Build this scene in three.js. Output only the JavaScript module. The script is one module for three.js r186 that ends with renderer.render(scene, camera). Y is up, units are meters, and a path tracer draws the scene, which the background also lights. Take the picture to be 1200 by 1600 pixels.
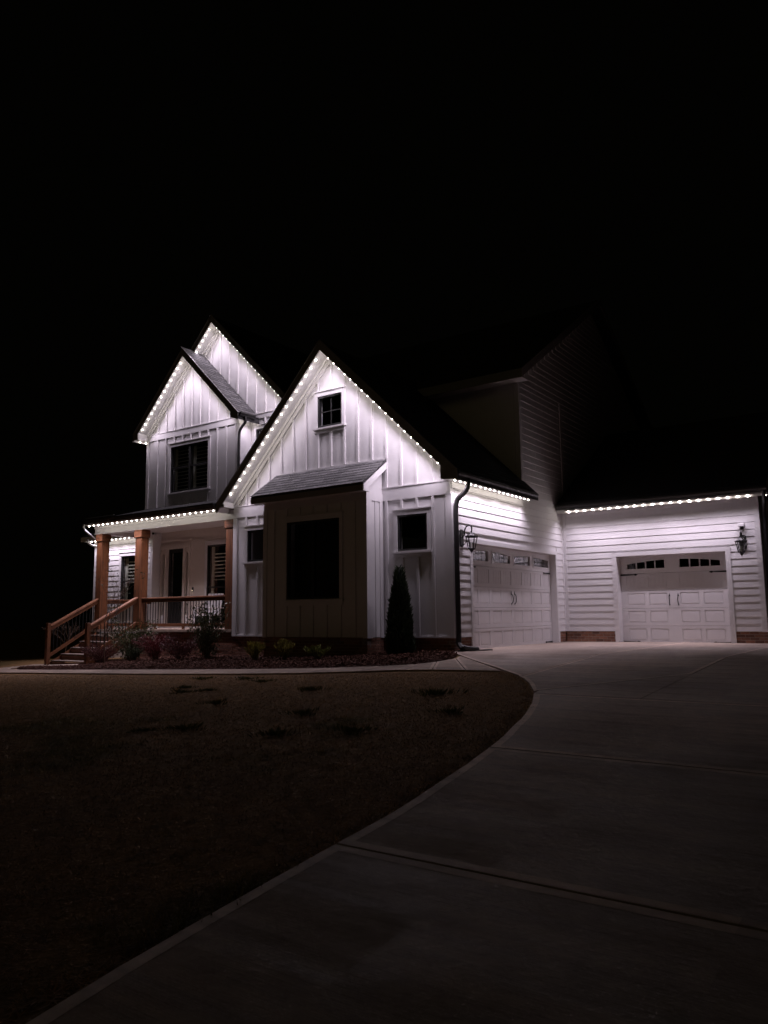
import * as THREE from 'three';
import { mergeGeometries } from 'three/addons/utils/BufferGeometryUtils.js';
import { RoundedBoxGeometry } from 'three/addons/geometries/RoundedBoxGeometry.js';

// ---------------------------------------------------------------- camera, sky, moonlight, exposure
const scene = new THREE.Scene();
const camera = new THREE.PerspectiveCamera(67.11, 0.75, 0.05, 400);
camera.position.set(8.256, 0.79, 14.236);
camera.rotation.order = 'YXZ';
camera.rotation.set(THREE.MathUtils.degToRad(7.628), THREE.MathUtils.degToRad(35.136), THREE.MathUtils.degToRad(-0.643));
const renderer = new THREE.WebGLRenderer();
renderer.toneMapping = THREE.LinearToneMapping;
renderer.toneMappingExposure = 1;
renderer.shadowMap.enabled = true;

const NIGHT = [0.0006, 0.00054, 0.0004];           // nearly black night sky
{
  const w = 64, h = 32, d = new Float32Array(w * h * 4);
  for (let i = 0; i < w * h; i++) for (let c = 0; c < 4; c++) d[i * 4 + c] = c < 3 ? NIGHT[c] : 1;
  const t = new THREE.DataTexture(d, w, h, THREE.RGBAFormat, THREE.FloatType);
  t.mapping = THREE.EquirectangularReflectionMapping; t.magFilter = THREE.LinearFilter; t.needsUpdate = true;
  scene.background = t; scene.environment = t;
}
const moon = new THREE.DirectionalLight(new THREE.Color(1, 0.78, 0.36), 0.017);   // the last trace of light in the sky, high in front of the house
moon.name = 'moonlight'; moon.position.set(-14, 22, 36); moon.target.position.set(-3, 2, 0); moon.shadow.radius = 60; moon.castShadow = true;
Object.assign(moon.shadow.camera, { left: -30, right: 30, top: 30, bottom: -30, near: 1, far: 120 });
scene.add(moon, moon.target);

// the eave lights: each lamp is a small downlight with a wide cone
const LED = { color: new THREE.Color(0.98, 0.84, 1.02), candela: 1.35, angle: 1.06, penumbra: 0.97, glow: 24, spacing: 0.2286 };

// ---------------------------------------------------------------- helpers
function rng(seed) { return () => { seed = (seed + 0x6d2b79f5) | 0; let t = Math.imul(seed ^ (seed >>> 15), 1 | seed); t = (t + Math.imul(t ^ (t >>> 7), 61 | t)) ^ t; return ((t ^ (t >>> 14)) >>> 0) / 4294967296; }; }
const clamp = THREE.MathUtils.clamp, lerp = THREE.MathUtils.lerp, sstep = THREE.MathUtils.smoothstep;
function noiseGrid(n, seed) { const r = rng(seed), a = new Float32Array(n * n); for (let i = 0; i < a.length; i++) a[i] = r(); return (x, y) => { x = ((x % 1) + 1) % 1 * n; y = ((y % 1) + 1) % 1 * n; const xi = Math.floor(x), yi = Math.floor(y); let u = x - xi, v = y - yi; u = u * u * (3 - 2 * u); v = v * v * (3 - 2 * v); const g = (i, j) => a[((j % n + n) % n) * n + (i % n + n) % n]; return lerp(lerp(g(xi, yi), g(xi + 1, yi), u), lerp(g(xi, yi + 1), g(xi + 1, yi + 1), u), v); }; }
function fbm(base, oct, seed) { const L = []; for (let o = 0; o < oct; o++) L.push(noiseGrid(base << o, seed + o * 17)); return (x, y) => { let s = 0, a = 0.5, t = 0; for (const f of L) { s += a * f(x, y); t += a; a *= 0.55; } return s / t; }; }
function tex(size, metres, fn, srgb = true) {
  const d = new Uint8Array(size * size * 4);
  for (let j = 0; j < size; j++) for (let i = 0; i < size; i++) { const c = fn(i / size, j / size); const o = (j * size + i) * 4; for (let k = 0; k < 3; k++) { let v = clamp(Array.isArray(c) ? c[k] : c, 0, 1); if (srgb) v = v <= 0.0031308 ? v * 12.92 : 1.055 * Math.pow(v, 1 / 2.4) - 0.055; d[o + k] = Math.round(v * 255); } d[o + 3] = 255; }
  const t = new THREE.DataTexture(d, size, size); t.wrapS = t.wrapT = THREE.RepeatWrapping; t.magFilter = THREE.LinearFilter; t.minFilter = THREE.LinearMipmapLinearFilter; t.generateMipmaps = true;
  if (srgb) t.colorSpace = THREE.SRGBColorSpace; t.repeat.set(1 / metres, 1 / metres); t.needsUpdate = true; return t;
}
const mulc = (c, k) => [c[0] * k, c[1] * k, c[2] * k], mixc = (a, b, t) => [lerp(a[0], b[0], t), lerp(a[1], b[1], t), lerp(a[2], b[2], t)];
// uv in metres, from whichever plane a face lies closest to; grain 'y' turns the texture so that u runs up
function uvs(g, grain) {
  const p = g.index ? g.toNonIndexed() : g; p.deleteAttribute('normal'); if (p.attributes.uv) p.deleteAttribute('uv');
  p.computeVertexNormals();
  const P = p.attributes.position, N = p.attributes.normal, u = new Float32Array(P.count * 2);
  for (let i = 0; i < P.count; i++) {
    const ax = Math.abs(N.getX(i)), ay = Math.abs(N.getY(i)), az = Math.abs(N.getZ(i)), x = P.getX(i), y = P.getY(i), z = P.getZ(i);
    let a, b; if (ay >= ax && ay >= az) { a = x; b = z; if (grain === 'z') [a, b] = [b, a]; } else if (ax >= az) { a = z; b = y; if (grain === 'y') [a, b] = [b, a]; } else { a = x; b = y; if (grain === 'y') [a, b] = [b, a]; }
    u[2 * i] = a + 0.37 * y * (grain ? 0 : 1); u[2 * i + 1] = b;
  }
  p.setAttribute('uv', new THREE.BufferAttribute(u, 2)); return p;
}
const boxG = (x0, x1, y0, y1, z0, z1, grain) => { const g = new THREE.BoxGeometry(x1 - x0, y1 - y0, z1 - z0); g.translate((x0 + x1) / 2, (y0 + y1) / 2, (z0 + z1) / 2); return uvs(g, grain); };
const rboxG = (x0, x1, y0, y1, z0, z1, r, grain) => { const g = new RoundedBoxGeometry(x1 - x0, y1 - y0, z1 - z0, 1, r); g.translate((x0 + x1) / 2, (y0 + y1) / 2, (z0 + z1) / 2); return uvs(g, grain); };
function shapeOf(pts, holes = []) { const s = new THREE.Shape(pts.map((p) => new THREE.Vector2(p[0], p[1]))); for (const h of holes) s.holes.push(new THREE.Path(h.map((p) => new THREE.Vector2(p[0], p[1])))); return s; }
const exXY = (pts, z0, z1, holes, grain) => { const g = new THREE.ExtrudeGeometry(shapeOf(pts, holes), { depth: z1 - z0, bevelEnabled: false }); g.translate(0, 0, z0); return uvs(g, grain); };
const exZY = (pts, x0, x1, grain) => { const g = new THREE.ExtrudeGeometry(shapeOf(pts.map((p) => [-p[0], p[1]])), { depth: x1 - x0, bevelEnabled: false }); g.rotateY(Math.PI / 2); g.translate(x0, 0, 0); return uvs(g, grain); };
const exXZ = (pts, y0, y1, grain) => { const g = new THREE.ExtrudeGeometry(shapeOf(pts.map((p) => [p[0], -p[1]])), { depth: y1 - y0, bevelEnabled: false }); g.rotateX(-Math.PI / 2); g.translate(0, y0, 0); return uvs(g, grain); };
const rect = (x0, x1, y0, y1) => [[x0, y0], [x1, y0], [x1, y1], [x0, y1]];
function tubeG(pts, r, seg = 6, n) { const c = new THREE.CatmullRomCurve3(pts.map((p) => new THREE.Vector3(...p)), false, 'centripetal'); return uvs(new THREE.TubeGeometry(c, n || pts.length * 4, r, seg, false)); }
function barG(a, b, r, seg = 6, r2) { const A = new THREE.Vector3(...a), B = new THREE.Vector3(...b), d = B.clone().sub(A), g = new THREE.CylinderGeometry(r2 ?? r, r, d.length(), seg); g.applyQuaternion(new THREE.Quaternion().setFromUnitVectors(new THREE.Vector3(0, 1, 0), d.normalize())); g.translate((A.x + B.x) / 2, (A.y + B.y) / 2, (A.z + B.z) / 2); return uvs(g); }
// a square beam of section w x h from a to b
function beamG(a, b, w, h) { const A = new THREE.Vector3(...a), B = new THREE.Vector3(...b), d = B.clone().sub(A), L = d.length(); d.normalize(); const side = new THREE.Vector3(0, 1, 0).cross(d).normalize(), up = d.clone().cross(side); const g = new THREE.BoxGeometry(w, h, L); const u = uvs(g, 'z'); u.applyMatrix4(new THREE.Matrix4().makeBasis(side, up, d).setPosition((A.x + B.x) / 2, (A.y + B.y) / 2, (A.z + B.z) / 2)); return u; }
const merge = (a) => { const L = (Array.isArray(a) ? a : [a]).map((g) => (g.index ? g.toNonIndexed() : g)); return L.length === 1 ? L[0] : mergeGeometries(L); };
const used = new Map();
function numbered(n) { const k = used.get(n) || 0; used.set(n, k + 1); return k ? n + '_' + String(k).padStart(3, '0') : n; }
function part(name, g, m, parent) { const o = new THREE.Mesh(Array.isArray(g) ? merge(g) : g, m); o.name = numbered(name); o.castShadow = o.receiveShadow = true; parent.add(o); return o; }
function thing(name, label, category, group, pos = [0, 0, 0], turn = 0) { const o = new THREE.Group(); o.name = numbered(name); o.position.set(...pos); o.rotation.y = turn; tag(o, label, category, group); scene.add(o); return o; }
function tag(o, label, category, group) { o.userData.label = label; o.userData.category = category; if (group) o.userData.group = group; return o; }
const structure = (o, kind = 'structure') => { o.userData.kind = kind; return o; };

// lie of the land: level at the garage doors, falling gently to the street and to the left
const H = (x, z) => -0.05 * clamp(z, 0, 40) - 0.036 * Math.min(0.25 * Math.log1p(Math.exp(Math.min(-x, 60) / 0.25)), 40);

// ---------------------------------------------------------------- materials
const f1 = fbm(4, 6, 11), f2 = fbm(8, 5, 77), f3 = fbm(32, 4, 5), f4 = fbm(3, 6, 303);
const std = (o) => new THREE.MeshStandardMaterial(o);
const paintTex = tex(256, 1.7, (u, v) => mulc([0.735, 0.72, 0.725], 0.94 + 0.09 * f2(u, v)));
const paintBump = tex(256, 0.6, (u, v) => 0.5 * f3(u, v) + 0.5 * noiseLine(u, v), false);
function noiseLine(u, v) { return f2(u * 0.5, v * 8 % 1); }
const M = {};
M.white = std({ map: paintTex, roughness: 0.55, bumpMap: paintBump, bumpScale: 0.0012 });
M.siding = [0.97, 1, 0.985].map((k) => std({ map: paintTex, color: new THREE.Color(k, k, k), roughness: 0.58, bumpMap: paintBump, bumpScale: 0.0016 }));
M.trim = std({ map: paintTex, roughness: 0.45 });
M.door = std({ map: paintTex, color: new THREE.Color(0.93, 0.92, 0.92), roughness: 0.42, bumpMap: paintBump, bumpScale: 0.0008 });
const soffitBump = tex(256, 0.4, (u) => { const k = (u * 4) % 1; return k < 0.1 ? 0 : k > 0.45 && k < 0.52 ? 0.35 : 1; }, false);
M.soffit = std({ color: new THREE.Color(0.72, 0.71, 0.71), roughness: 0.5, bumpMap: soffitBump, bumpScale: 0.006 });
M.tan = std({ map: paintTex, color: new THREE.Color(0.95, 0.88, 0.8), roughness: 0.6 });
M.black = std({ color: new THREE.Color(0.028, 0.027, 0.026), roughness: 0.42, metalness: 0.0 });
M.fascia = std({ color: new THREE.Color(0.26, 0.245, 0.23), roughness: 0.5 });
M.gutterGrey = std({ color: new THREE.Color(0.3, 0.3, 0.3), roughness: 0.35, metalness: 0.3 });
M.iron = std({ color: new THREE.Color(0.02, 0.02, 0.02), roughness: 0.45, metalness: 0.4 });
M.frame = std({ color: new THREE.Color(0.018, 0.018, 0.018), roughness: 0.4 });
M.muntin = std({ color: new THREE.Color(0.035, 0.036, 0.034), roughness: 0.5 });
M.glass = new THREE.MeshPhysicalMaterial({ color: 0xffffff, transmission: 1, roughness: 0.02, ior: 1.5, thickness: 0 });
M.slat = std({ color: new THREE.Color(0.66, 0.68, 0.58), roughness: 0.6 });
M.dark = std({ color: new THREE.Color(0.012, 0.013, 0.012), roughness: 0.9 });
const woodTex = tex(512, 1.6, (u, v) => { const w = clamp((f2(u * 0.25, v * 6 % 1) * 0.6 + f3(u * 0.25, v * 3 % 1) * 0.4 - 0.5) * 2.2 + 0.45, 0, 1), knot = Math.pow(f1(u, v), 3) * 1.6; return mulc(mixc([0.185, 0.066, 0.022], [0.038, 0.014, 0.006], w), 1 - 0.35 * clamp(knot - 0.2, 0, 1)); });
const woodBump = tex(256, 1.6, (u, v) => f3(u * 0.12, v * 6 % 1), false);
M.wood = std({ map: woodTex, roughness: 0.55, bumpMap: woodBump, bumpScale: 0.003 });
M.woodPale = std({ map: woodTex, color: new THREE.Color(1.9, 2.35, 3.6), roughness: 0.6, bumpMap: woodBump, bumpScale: 0.003 });
const shTex = tex(256, 1.1, (u, v) => mulc([0.085, 0.083, 0.085], 0.6 + 0.8 * f3(u, v)));
const shBump = tex(256, 0.5, (u, v) => f3(u, v), false);
M.shingle = [0.75, 1, 1.3].map((k) => std({ map: shTex, color: new THREE.Color(k, k, k), roughness: 0.92, bumpMap: shBump, bumpScale: 0.004 }));
M.roofDark = std({ map: shTex, color: new THREE.Color(0.35, 0.35, 0.35), roughness: 0.95 });
const brickTex = tex(256, 0.5, (u, v) => mulc(mixc([0.23, 0.1, 0.065], [0.3, 0.17, 0.115], f2(u, v)), 0.7 + 0.6 * f3(u, v)));
M.brick = [[1, 1, 1], [0.8, 0.75, 0.75], [1.15, 1.1, 1.05], [0.6, 0.6, 0.65]].map((c) => std({ map: brickTex, color: new THREE.Color(...c), roughness: 0.9, bumpMap: shBump, bumpScale: 0.004 }));
M.mortar = std({ map: tex(128, 0.5, (u, v) => mulc([0.33, 0.29, 0.25], 0.7 + 0.6 * f3(u, v))), roughness: 0.95 });
const concTex = tex(1024, 7.3, (u, v) => { const s = f1(u, v), st = sstep(f4(u * 1, v * 1), 0.5, 0.72), fine = f3(u * 3 % 1, v * 3 % 1), br = f2(u * 0.5, v * 14 % 1); return mulc(mixc([0.48, 0.38, 0.31], [0.2, 0.155, 0.125], clamp(st * 0.4 + (s - 0.5) * 1.7 + 0.25, 0, 1)), 0.42 + 0.4 * fine + 0.78 * br); });
const concRough = tex(512, 6.1, (u, v) => 0.62 + 0.33 * sstep(f4(u, v) * 0.6 + f2(u * 0.5, v * 6 % 1) * 0.4, 0.35, 0.65), false);
const concBump = tex(512, 1.3, (u, v) => 0.7 * f3(u, v) + 0.3 * f2(u * 0.5, v * 30 % 1), false);
M.concrete = std({ map: concTex, roughnessMap: concRough, roughness: 1, bumpMap: concBump, bumpScale: 0.004 });
M.stepStone = std({ map: concTex, color: new THREE.Color(0.75, 0.75, 0.75), roughness: 0.8 });
M.edge = std({ map: concTex, color: new THREE.Color(1.65, 1.65, 1.65), roughness: 0.7, bumpMap: concBump, bumpScale: 0.0015 });
M.walk = std({ map: concTex, color: new THREE.Color(1.15, 1.13, 1.1), roughness: 0.8, bumpMap: concBump, bumpScale: 0.003 });
M.lawn = std({ color: new THREE.Color(1, 0.96, 0.72), map: tex(1024, 8.7, (u, v) => { const p = f1(u, v), q = f3(u, v), g = sstep(f4(u, v), 0.55, 0.72); return mulc(mixc(mixc([0.32, 0.19, 0.09], [0.17, 0.1, 0.05], p), [0.07, 0.075, 0.03], g * 0.6), 0.8 + 0.6 * q); }), roughness: 1, bumpMap: tex(256, 0.7, (u, v) => f3(u, v), false), bumpScale: 0.012 });
M.mulch = std({ map: tex(512, 1.9, (u, v) => mulc(mixc([0.12, 0.048, 0.032], [0.05, 0.023, 0.018], f2(u, v)), 0.4 + 1.2 * f3(u, v))), roughness: 1, bumpMap: shBump, bumpScale: 0.03 });
M.leaf = (r, g, b, rough = 0.6) => new THREE.MeshPhysicalMaterial({ color: new THREE.Color(r, g, b), vertexColors: true, roughness: rough, transmission: 0.3, thickness: 0, side: THREE.DoubleSide });
M.bark = std({ color: new THREE.Color(0.12, 0.075, 0.05), roughness: 0.9 });
M.bulb = std({ color: new THREE.Color(0.8, 0.8, 0.78), emissive: new THREE.Color(1, 0.9, 0.8), emissiveIntensity: LED.glow, roughness: 0.3 });

// ---------------------------------------------------------------- ground
function clipHalf(poly, nx, nz, c) { const out = []; for (let i = 0; i < poly.length; i++) { const a = poly[i], b = poly[(i + 1) % poly.length], da = a[0] * nx + a[1] * nz - c, db = b[0] * nx + b[1] * nz - c; if (da <= 0) out.push(a); if ((da < 0 && db > 0) || (da > 0 && db < 0)) { const t = da / (da - db); out.push([lerp(a[0], b[0], t), lerp(a[1], b[1], t)]); } } return out; }
// a sheet draped over the land: cut into cells so that it follows it (convex-friendly), with a skirt of the given depth
function drape(poly, lift, cell, skirt = 0) {
  const pos = [], tri = THREE.ShapeUtils.triangulateShape(poly.map((p) => new THREE.Vector2(...p)), []);
  for (const t of tri) {
    const P = t.map((i) => poly[i]); const xs = P.map((p) => p[0]), zs = P.map((p) => p[1]);
    for (let x = Math.floor(Math.min(...xs) / cell) * cell; x < Math.max(...xs); x += cell) for (let z = Math.floor(Math.min(...zs) / cell) * cell; z < Math.max(...zs); z += cell) {
      let q = P; for (const [a, b, c] of [[1, 0, x + cell], [-1, 0, -x], [0, 1, z + cell], [0, -1, -z]]) { q = clipHalf(q, a, b, c); if (q.length < 3) break; }
      if (q.length < 3) continue;
      for (let i = 1; i < q.length - 1; i++) for (const p of (((q[i][0] - q[0][0]) * (q[i + 1][1] - q[0][1]) - (q[i][1] - q[0][1]) * (q[i + 1][0] - q[0][0])) > 0 ? [q[0], q[i + 1], q[i]] : [q[0], q[i], q[i + 1]])) pos.push(p[0], H(p[0], p[1]) + lift, p[1]);
    }
  }
  if (skirt) for (let i = 0; i < poly.length; i++) { const a = poly[i], b = poly[(i + 1) % poly.length], n = Math.max(1, Math.ceil(Math.hypot(b[0] - a[0], b[1] - a[1]) / cell)); for (let k = 0; k < n; k++) { const p = [lerp(a[0], b[0], k / n), lerp(a[1], b[1], k / n)], q = [lerp(a[0], b[0], (k + 1) / n), lerp(a[1], b[1], (k + 1) / n)], hp = H(...p) + lift, hq = H(...q) + lift; pos.push(p[0], hp, p[1], p[0], hp - skirt, p[1], q[0], hq, q[1], q[0], hq, q[1], p[0], hp - skirt, p[1], q[0], hq - skirt, q[1]); } }
  const g = new THREE.BufferGeometry(); g.setAttribute('position', new THREE.Float32BufferAttribute(pos, 3)); return uvs(g);
}
const area = (p) => p.reduce((s, a, i) => { const b = p[(i + 1) % p.length]; return s + a[0] * b[1] - b[0] * a[1]; }, 0) / 2;
function inset(poly, d) { // moves every edge inwards by d
  const s = Math.sign(area(poly)), n = poly.length, out = [];
  for (let i = 0; i < n; i++) { const p = poly[(i + n - 1) % n], c = poly[i], q = poly[(i + 1) % n]; const e1 = [c[0] - p[0], c[1] - p[1]], e2 = [q[0] - c[0], q[1] - c[1]], l1 = Math.hypot(...e1), l2 = Math.hypot(...e2); const n1 = [-e1[1] / l1 * s, e1[0] / l1 * s], n2 = [-e2[1] / l2 * s, e2[0] / l2 * s]; const k = 1 + n1[0] * n2[0] + n1[1] * n2[1], m = d / Math.max(k, 0.35); out.push([c[0] + (n1[0] + n2[0]) * m, c[1] + (n1[1] + n2[1]) * m]); }
  return out;
}
function ribbon(a, b, lift) { const pos = [], n = a.length; for (let i = 0; i < n; i++) { const j = (i + 1) % n, m = Math.max(1, Math.ceil(Math.hypot(a[j][0] - a[i][0], a[j][1] - a[i][1]) / 0.5)); for (let k = 0; k < m; k++) { const P = (r, t) => [lerp(r[i][0], r[j][0], t), lerp(r[i][1], r[j][1], t)], q = [P(a, k / m), P(b, k / m), P(b, (k + 1) / m), P(a, (k + 1) / m)].map((p) => [p[0], H(...p) + lift, p[1]]); const up = (q[1][2] - q[0][2]) * (q[2][0] - q[0][0]) - (q[1][0] - q[0][0]) * (q[2][2] - q[0][2]) > 0; for (const v of up ? [0, 1, 2, 0, 2, 3] : [0, 2, 1, 0, 3, 2]) pos.push(...q[v]); } } const g = new THREE.BufferGeometry(); g.setAttribute('position', new THREE.Float32BufferAttribute(pos, 3)); return uvs(g); }

{ // one sheet of land to the horizon
  const xs = [], grow = [-150, -100, -70, -50, -40]; for (const v of grow) xs.push(v); for (let v = -32; v <= 32; v += 0.5) xs.push(v); for (const v of grow) xs.push(-v); xs.sort((a, b) => a - b);
  const n = xs.length, pos = new Float32Array(n * n * 3), idx = [];
  for (let j = 0; j < n; j++) for (let i = 0; i < n; i++) { const o = (j * n + i) * 3; pos[o] = xs[i]; pos[o + 1] = H(xs[i], xs[j]); pos[o + 2] = xs[j]; if (i < n - 1 && j < n - 1) { const a = j * n + i; idx.push(a, a + n, a + 1, a + 1, a + n, a + n + 1); } }
  const g = new THREE.BufferGeometry(); g.setAttribute('position', new THREE.BufferAttribute(pos, 3)); g.setIndex(idx); g.computeVertexNormals();
  const uv = new Float32Array(n * n * 2); for (let i = 0; i < n * n; i++) { uv[2 * i] = pos[3 * i]; uv[2 * i + 1] = pos[3 * i + 2]; } g.setAttribute('uv', new THREE.BufferAttribute(uv, 2));
  tag(structure(part('lawn', g, M.lawn, scene)), 'brown dormant lawn falling away in front of the house', 'lawn');
}
const CURB = [[0.42, 0.58], [1.26, 1.49], [1.95, 2.17], [2.57, 2.82], [3.0, 3.27], [3.24, 3.59], [3.52, 4.02], [3.76, 4.46], [3.93, 4.78], [4.06, 5.07], [4.28, 5.6], [4.47, 6.15], [4.61, 6.6], [4.72, 7.04], [4.85, 7.5], [4.95, 7.96], [5.08, 8.62], [5.18, 9.26], [5.25, 9.68], [5.3, 10.07], [5.34, 10.6], [5.39, 11.21], [5.44, 11.74], [5.49, 12.2], [5.55, 12.6], [5.68, 13.6], [5.85, 15], [6.1, 17], [6.3, 20]];
const curbX = (z) => { for (let i = 1; i < CURB.length; i++) if (z <= CURB[i][1]) { const a = CURB[i - 1], b = CURB[i]; return lerp(a[0], b[0], (z - a[1]) / (b[1] - a[1])); } return 6.3; };
const curbBetween = (z0, z1) => [[curbX(z0), z0], ...CURB.filter((p) => p[1] > z0 + 0.05 && p[1] < z1 - 0.05), [curbX(z1), z1]];
{
  const drive = new THREE.Group(); drive.name = 'driveway'; structure(tag(drive, 'broad concrete driveway sweeping up to both garage doors', 'driveway')); scene.add(drive);
  const R = 15;
  const slabs = [
    [[-0.25, -6.45], [3.1, -6.45], [3.1, 3.42], [3.0, 3.27], [2.57, 2.82], [1.95, 2.17], [1.26, 1.49], [0.42, 0.58], [-0.02, 0.12], [-0.02, -0.6], [-0.25, -0.6]],
    [[3.1, -6.45], [5.35, -6.45], [5.35, 2.42], [3.95, 4.66], [3.93, 4.76], [3.76, 4.46], [3.52, 4.02], [3.24, 3.59], [3.1, 3.42]],
    [[5.35, 2.42], [5.35, 4.92], [4.0, 4.92], [3.95, 4.66]],
    [[5.35, -6.45], [R, -6.45], [R, 4.92], [5.35, 4.92]],
    [...curbBetween(4.92, 7.98), [R, 7.98], [R, 4.92]],
    [...curbBetween(7.98, 10.62), [R, 10.62], [R, 7.98]],
    [...curbBetween(10.62, 20), [R, 20], [R, 10.62]],
  ];
  slabs.forEach((p, i) => {
    const q = inset(p, i === 2 || i === 3 ? 0.005 : 0.009), s = part('slab', drape(q, 0.03, 1.0, 0.12), M.concrete, drive);
    if (i !== 2 && i !== 3) part('slab_edge', ribbon(inset(q, 0.004), inset(q, i === 0 || i === 1 ? 0.06 : 0.078), 0.0312), M.edge, s);
  });
}
{
  const walk = new THREE.Group(); walk.name = 'path'; structure(tag(walk, 'narrow concrete path curving from the driveway to the porch steps', 'path')); scene.add(walk);
  const near = [[2.5, 2.83], [1.9, 2.92], [1.3, 3.0], [0.75, 3.2], [0.1, 3.56], [-0.9, 3.82], [-2.3, 3.9], [-3.9, 3.88], [-5.5, 3.82], [-7.1, 3.72], [-8.7, 3.62], [-10.3, 3.5], [-11.9, 3.42], [-13.3, 3.4], [-14.6, 3.3]];
  const far = [[0.62, 0.86], [0.78, 1.3], [0.72, 1.9], [0.55, 2.35], [0.05, 2.75], [-0.9, 3.05], [-2.3, 3.12], [-3.9, 3.12], [-5.5, 3.06], [-7.1, 3.0], [-8.7, 2.95], [-10.3, 2.88], [-11.6, 2.8], [-12.6, 2.55], [-13.5, 1.9]];
  for (let i = 0; i < near.length - 1; i++) { const q = inset([near[i], near[i + 1], far[i + 1], far[i]], 0.007), s = part('slab', drape(q, 0.028, 0.6, 0.1), M.walk, walk); part('slab_edge', ribbon(inset(q, 0.003), inset(q, 0.05), 0.033), M.edge, s); }
  part('landing', drape([[-13.4, 1.35], [-10.4, 1.35], [-10.4, 2.0], [-12.5, 2.05], [-12.7, 2.45], [-13.45, 1.95]], 0.034, 0.6, 0.1), M.walk, walk);
}
const BED = [[0.02, 0.1], [0.42, 0.62], [0.55, 0.95], [0.66, 1.4], [0.6, 1.9], [0.42, 2.32], [-0.05, 2.68], [-0.95, 2.98], [-2.3, 3.06], [-3.9, 3.06], [-5.5, 3.0], [-7.1, 2.94], [-8.7, 2.89], [-10.3, 2.82], [-11.5, 2.74], [-12.4, 2.45], [-12.4, 2.1], [-10.35, 2.06], [-10.35, -0.2], [-6.6, -0.2], [-6.6, -0.05], [0.0, -0.05]];
structure(part('mulch_bed', drape(BED, 0.035, 0.5, 0.1), M.mulch, scene)); tag(scene.children.at(-1), 'dark brown bark mulch bed along the foot of the house', 'mulch bed');
const inside = (p, poly) => { let c = false; for (let i = 0, j = poly.length - 1; i < poly.length; j = i++) { const a = poly[i], b = poly[j]; if ((a[1] > p[1]) !== (b[1] > p[1]) && p[0] < ((b[0] - a[0]) * (p[1] - a[1])) / (b[1] - a[1]) + a[0]) c = !c; } return c; };
{ // bark chips
  const r = rng(41), n = 16000, g = new THREE.BoxGeometry(0.05, 0.008, 0.018), o = new THREE.InstancedMesh(g, std({ color: 0xffffff, roughness: 1 }), n), d = new THREE.Object3D(), c = new THREE.Color(); let k = 0;
  while (k < n) { const x = -12.5 + r() * 13.3, z = -0.1 + r() * 3.2; if (!inside([x, z], BED)) continue; d.position.set(x, H(x, z) + 0.04 + r() * 0.025, z); d.rotation.set((r() - 0.5) * 0.9, r() * 6.3, (r() - 0.5) * 0.9); d.scale.setScalar(0.5 + r()); d.updateMatrix(); o.setMatrixAt(k, d.matrix); const v = 0.55 + 0.6 * r(); o.setColorAt(k, c.setRGB(0.12 * v, 0.05 * v, 0.032 * v)); k++; }
  o.name = 'bark_mulch'; o.castShadow = o.receiveShadow = true; structure(tag(o, 'loose reddish bark chips covering the planting bed', 'mulch'), 'stuff'); scene.add(o);
}
{ // dormant turf
  const r = rng(97), g0 = []; for (let b = 0; b < 6; b++) { const a = r() * 6.28, h = 0.006 + r() * 0.02, l = 0.05 * (0.4 + r()), x = (r() - 0.5) * 0.05, z = (r() - 0.5) * 0.05, w = 0.003, cx = Math.cos(a), sz = Math.sin(a); g0.push(x - sz * w, 0, z + cx * w, x + sz * w, 0, z - cx * w, x + cx * l, h, z + sz * l); }
  const g = new THREE.BufferGeometry(); g.setAttribute('position', new THREE.Float32BufferAttribute(g0, 3)); g.computeVertexNormals();
  const n = 150000, o = new THREE.InstancedMesh(g, new THREE.MeshPhysicalMaterial({ color: 0xffffff, roughness: 0.95, side: THREE.DoubleSide, transmission: 0.45, thickness: 0 }), n), d = new THREE.Object3D(), c = new THREE.Color(); let k = 0;
  while (k < n) { const x = -17 + r() * 22.5, z = 2.75 + Math.pow(r(), 1.25) * 10; if (z < (x > -12 ? (x < -0.9 ? 3.9 + 0.02 * (x + 1) : x < 2.5 ? 3.9 - 0.32 * (x + 0.9) : 2.9) : 3.5) || (z > 0.58 && x > curbX(z) + 0.012)) continue; const gr = sstep(f4(((x / 8.7) % 1 + 1) % 1, ((z / 8.7) % 1 + 1) % 1), 0.56, 0.7); d.position.set(x, H(x, z) - 0.002, z); d.rotation.set(0, r() * 6.3, 0); const rim = z > 0.58 && x > curbX(z) - 0.16 ? 1.7 : 1; d.scale.set(rim * (0.6 + r() * 0.8), rim * (0.5 + 1.1 * r() * (0.6 + gr)), rim * (0.6 + r() * 0.8)); d.updateMatrix(); o.setMatrixAt(k, d.matrix); const v = 0.5 + r(); o.setColorAt(k, c.setRGB(lerp(0.4, 0.17, gr * 0.7) * v, lerp(0.235, 0.17, gr * 0.7) * v, lerp(0.085, 0.05, gr) * v)); k++; }
  o.name = 'grass'; o.receiveShadow = o.castShadow = true; structure(tag(o, 'short tan dormant turf covering the lawn', 'grass'), 'stuff'); scene.add(o);
}

// ---------------------------------------------------------------- the house
const house = thing('farmhouse', 'two-storey white farmhouse with three steep lit gables, timber porch and two garage doors', 'house');
const sideways = (name, x, y, z, parent) => { const o = new THREE.Group(); o.name = numbered(name); o.position.set(x, y, z); o.rotation.y = Math.PI / 2; parent.add(o); return o; };

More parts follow.
